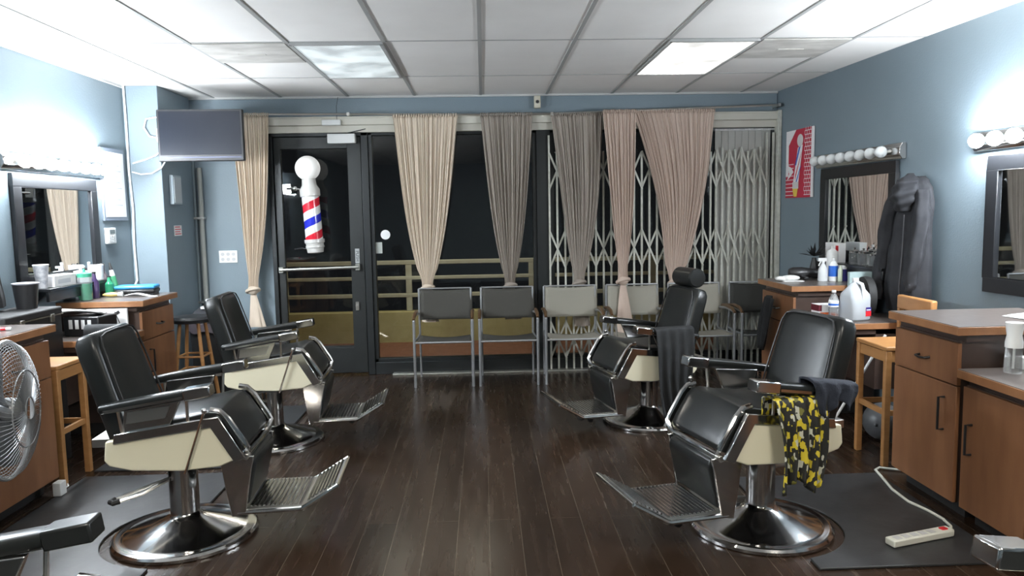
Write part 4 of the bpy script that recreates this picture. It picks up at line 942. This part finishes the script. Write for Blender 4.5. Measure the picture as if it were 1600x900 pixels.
t = thing('patterned_cup', 'tall pale patterned cup at the left end of the far left shelf', 'cup', (XL + .085, 4.945, zs)); MB().lathe([(.001, 0), (.03, 0), (.045, .15), (.042, .15), (.028, .01)], n=24).build('body', noisy('cup_pattern', (0.25, 0.27, 0.32), (0.65, 0.65, 0.66), (12, 12, 12), 0.5), t); MB().lathe([(.046, .147), (.047, .155), (.041, .155)], n=24).build('rim', white_pl, t)
t = thing('clipper', 'small dark clipper standing on the far left shelf', 'clipper', (XL + .09, 5.31, zs)); MB().box(-.015, .015, -.02, .02, 0, .055).build('body', black_pl, t, bevel=.005); MB().box(-.012, .012, -.016, .016, .055, .07).build('blade', chrome, t)
# black equipment case on the floor, black tub, counter items
t = thing('equipment_case', 'tall black equipment case standing against the left wall', 'case', (-2.79, 4.50, 0))
MB().box(-.135, .135, -.30, .265, .0, .93).build('body', black_pl, t, bevel=.01); MB().box(-.14, .14, -.305, .27, .93, .975).build('lid', rubber, t, bevel=.01)
b = MB(); b.box(-.142, .142, -.307, .272, .925, .932); b.build('metal_edge', chrome_dull, t)
for y in (-.15, .15): MB().box(.135, .147, y - .02, y + .02, .89, .94).build('latch', chrome_dull, t, bevel=.002)
t = thing('black_tub', 'black tapered tub with grey rim on the equipment case', 'tub', (-2.80, 4.66, .976)); MB().lathe([(.001, 0), (.055, 0), (.07, .15), (.064, .15), (.05, .01)], n=28).build('body', black_pl, t); MB().lathe([(.07, .148), (.075, .155), (.062, .158)], n=28).build('rim', P('grey_rim', (0.35, 0.36, 0.4), 0.4), t)
t = thing('black_organiser', 'black organiser with slanted slots on the low left counter', 'organiser', (-2.62, 5.05, .748), math.radians(-10))
MB().box(-.13, .12, -.10, .09, 0, .13).build('body', black_pl, t, bevel=.006)
for i in range(4): MB().box(-.09 + .045 * i, -.065 + .045 * i, -.103, -.0995, .05, .11, 0, Matrix.Rotation(0, 4, 'Y')).build('white_slot', white_pl, t)
tag(MB().lathe([(.001, -.11), (.045, -.108), (.045, .108), (.001, .11)], (0, 0, .045), 20, 0, Matrix.Rotation(PI / 2, 4, 'Y')).build('cape_roll', black_cloth, loc=(-2.46, 4.88, .748)), 'rolled black cloth lying on the low left counter', 'cloth')
t = thing('flyer_stack', 'white flyers with red and black print leaning on the far left cabinet', 'papers', (-2.56, 5.215, .748), 0)
MB().box(-.17, .10, -.012, .004, 0, .15).build('sheets', paper, t); MB().box(-.08, -.03, -.0135, -.012, .05, .12).build('red_print', P('faded_red', (0.5, 0.16, 0.1), 0.6), t); MB().bar((.02, -.013, .13), (.05, -.013, .05), .002, .012).bar((.0, -.013, .10), (.05, -.013, .13), .002, .02).build('black_print', rubber, t)
tag(MB().grid(lambda u, v: (-.14 + .30 * u, -.07 + .15 * v, .012 + .02 * math.sin(3 * u + 2 * v)), 12, 6).build('white_towel', white_cloth, loc=(-2.70, 5.02, .885), rz=.2, solid=.01, angle=180), 'flat white towel lying on the black organiser', 'towel')
t = thing('marker_pen', 'white marker pen with red band on the near left cabinet', 'pen', (-2.52, 3.94, .952), .1)
MB().lathe([(.003, -.07), (.008, -.06), (.008, .06), (.001, .062)], (0, 0, 0), 10, 0, Matrix.Rotation(PI / 2, 4, 'Y')).build('barrel', white_pl, t); MB().lathe([(.009, .01), (.009, .035)], (0, 0, 0), 10, 0, Matrix.Rotation(PI / 2, 4, 'Y')).build('red_band', redl, t)

# ------------------------------------------------------------------ floor mats, power strip, cord, ball, rod, outlet
def mat_(label, x0, x1, y0, y1, cx, cy, r, left):
    poly = []; edge = x1 if left else x0
    a0 = math.acos(max(-1, min(1, (edge - cx) / r)))
    if left:                                     # mat lies to the -x side, bite on its +x edge
        ys = r * math.sin(a0)
        poly = [(x0, y0), (x1, y0), (x1, cy - ys)]
        k = 24
        for i in range(k + 1):
            a = -a0 - (2 * PI - 2 * a0) * i / k; poly.append((cx + r * math.cos(a), cy + r * math.sin(a)))
        poly += [(x1, y1), (x0, y1)]
    else:
        ys = r * math.sin(a0); poly = [(x1, y0), (x1, y1), (x0, y1), (x0, cy + ys)]; k = 24
        for i in range(k + 1):
            a = a0 - 2 * a0 * i / k; poly.append((cx + r * math.cos(a), cy + r * math.sin(a)))
        poly += [(x0, y0)]
    return tag(MB().prism(poly, .0005, .012, 'z').build('floor_mat', mat_rubber, bevel=.003), label, 'mat')
mat_('black rubber floor mat around the near left barber chair', -2.36, -1.47, 2.3, 4.35, -1.448, 3.508, .37, True)
mat_('black rubber floor mat around the near right barber chair', 1.37, 2.19, 2.93, 4.02, 1.286, 3.387, .37, False)
mat_('black rubber floor mat around the far left barber chair', -2.36, -1.40, 4.45, 5.9, -1.42, 5.0, .36, True)
t = thing('power_strip', 'white power strip lying on the right floor mat', 'power strip', (1.93, 3.155, .0135), math.radians(16))
MB().prism([(-.175, -.028), (.165, -.028), (.175, -.018), (.175, .028), (-.175, .028)], 0, .032, 'z').build('body', P('strip_cream', (0.62, 0.62, 0.54), 0.4), t, bevel=.006)
MB().box(.115, .145, -.012, .012, .031, .037).build('red_switch', redl, t)
b = MB()
for i in range(5): b.box(-.15 + .048 * i, -.118 + .048 * i, -.016, .016, .0315, .033)
b.build('sockets', P('socket_grey', (0.5, 0.5, 0.5), 0.4), t)
co = MB().tube([(2.10, 3.205, .032), (2.135, 3.26, .025), (2.16, 3.36, .018), (2.15, 3.46, .018), (2.12, 3.58, .018), (2.13, 3.75, .018), (2.17, 3.92, .018), (2.205, 4.06, .012), (2.25, 4.10, .01), (2.33, 4.06, .01), (2.5, 3.97, .01), (2.75, 3.97, .01)], .007, 8).build('power_cord', P('strip_cream', (0.62, 0.62, 0.54), 0.4), t)
co.matrix_parent_inverse = (Matrix.Translation(t.location) @ Matrix.Rotation(t.rotation_euler.z, 4, 'Z')).inverted()
t = thing('grey_ball', 'grey exercise ball on the floor behind the right stool', 'ball', (2.56, 4.65, 0)); MB().ball((0, 0, .12), .12, 28).build('shell', P('grey_ball_skin', (0.10, 0.105, 0.11), 0.4), t); MB().ball((-.083, -.083, .12), .012, 8).build('valve', black_pl, t)
t = thing('mop_handle', 'white diagonal broom handle leaning under the right stool', 'broom', (2.36, 4.62, 0))
MB().tube([(-.13, .08, .06), (.16, -.05, .70)], .009, 8).build('stick', white_pl, t); MB().box(-.16, -.09, .0, .16, 0, .06).build('head', rubber, t, bevel=.01)
t = thing('floor_outlet', 'white plug block on the floor at the end of the near left cabinet', 'plug', (-2.345, 4.06, .013)); MB().box(-.022, .022, -.03, .03, 0, .075).build('block', white_pl, t, bevel=.004); MB().tube([(0, .03, .02), (-.02, .12, .006), (-.1, .24, .006)], .004, 6).build('lead', white_pl, t)
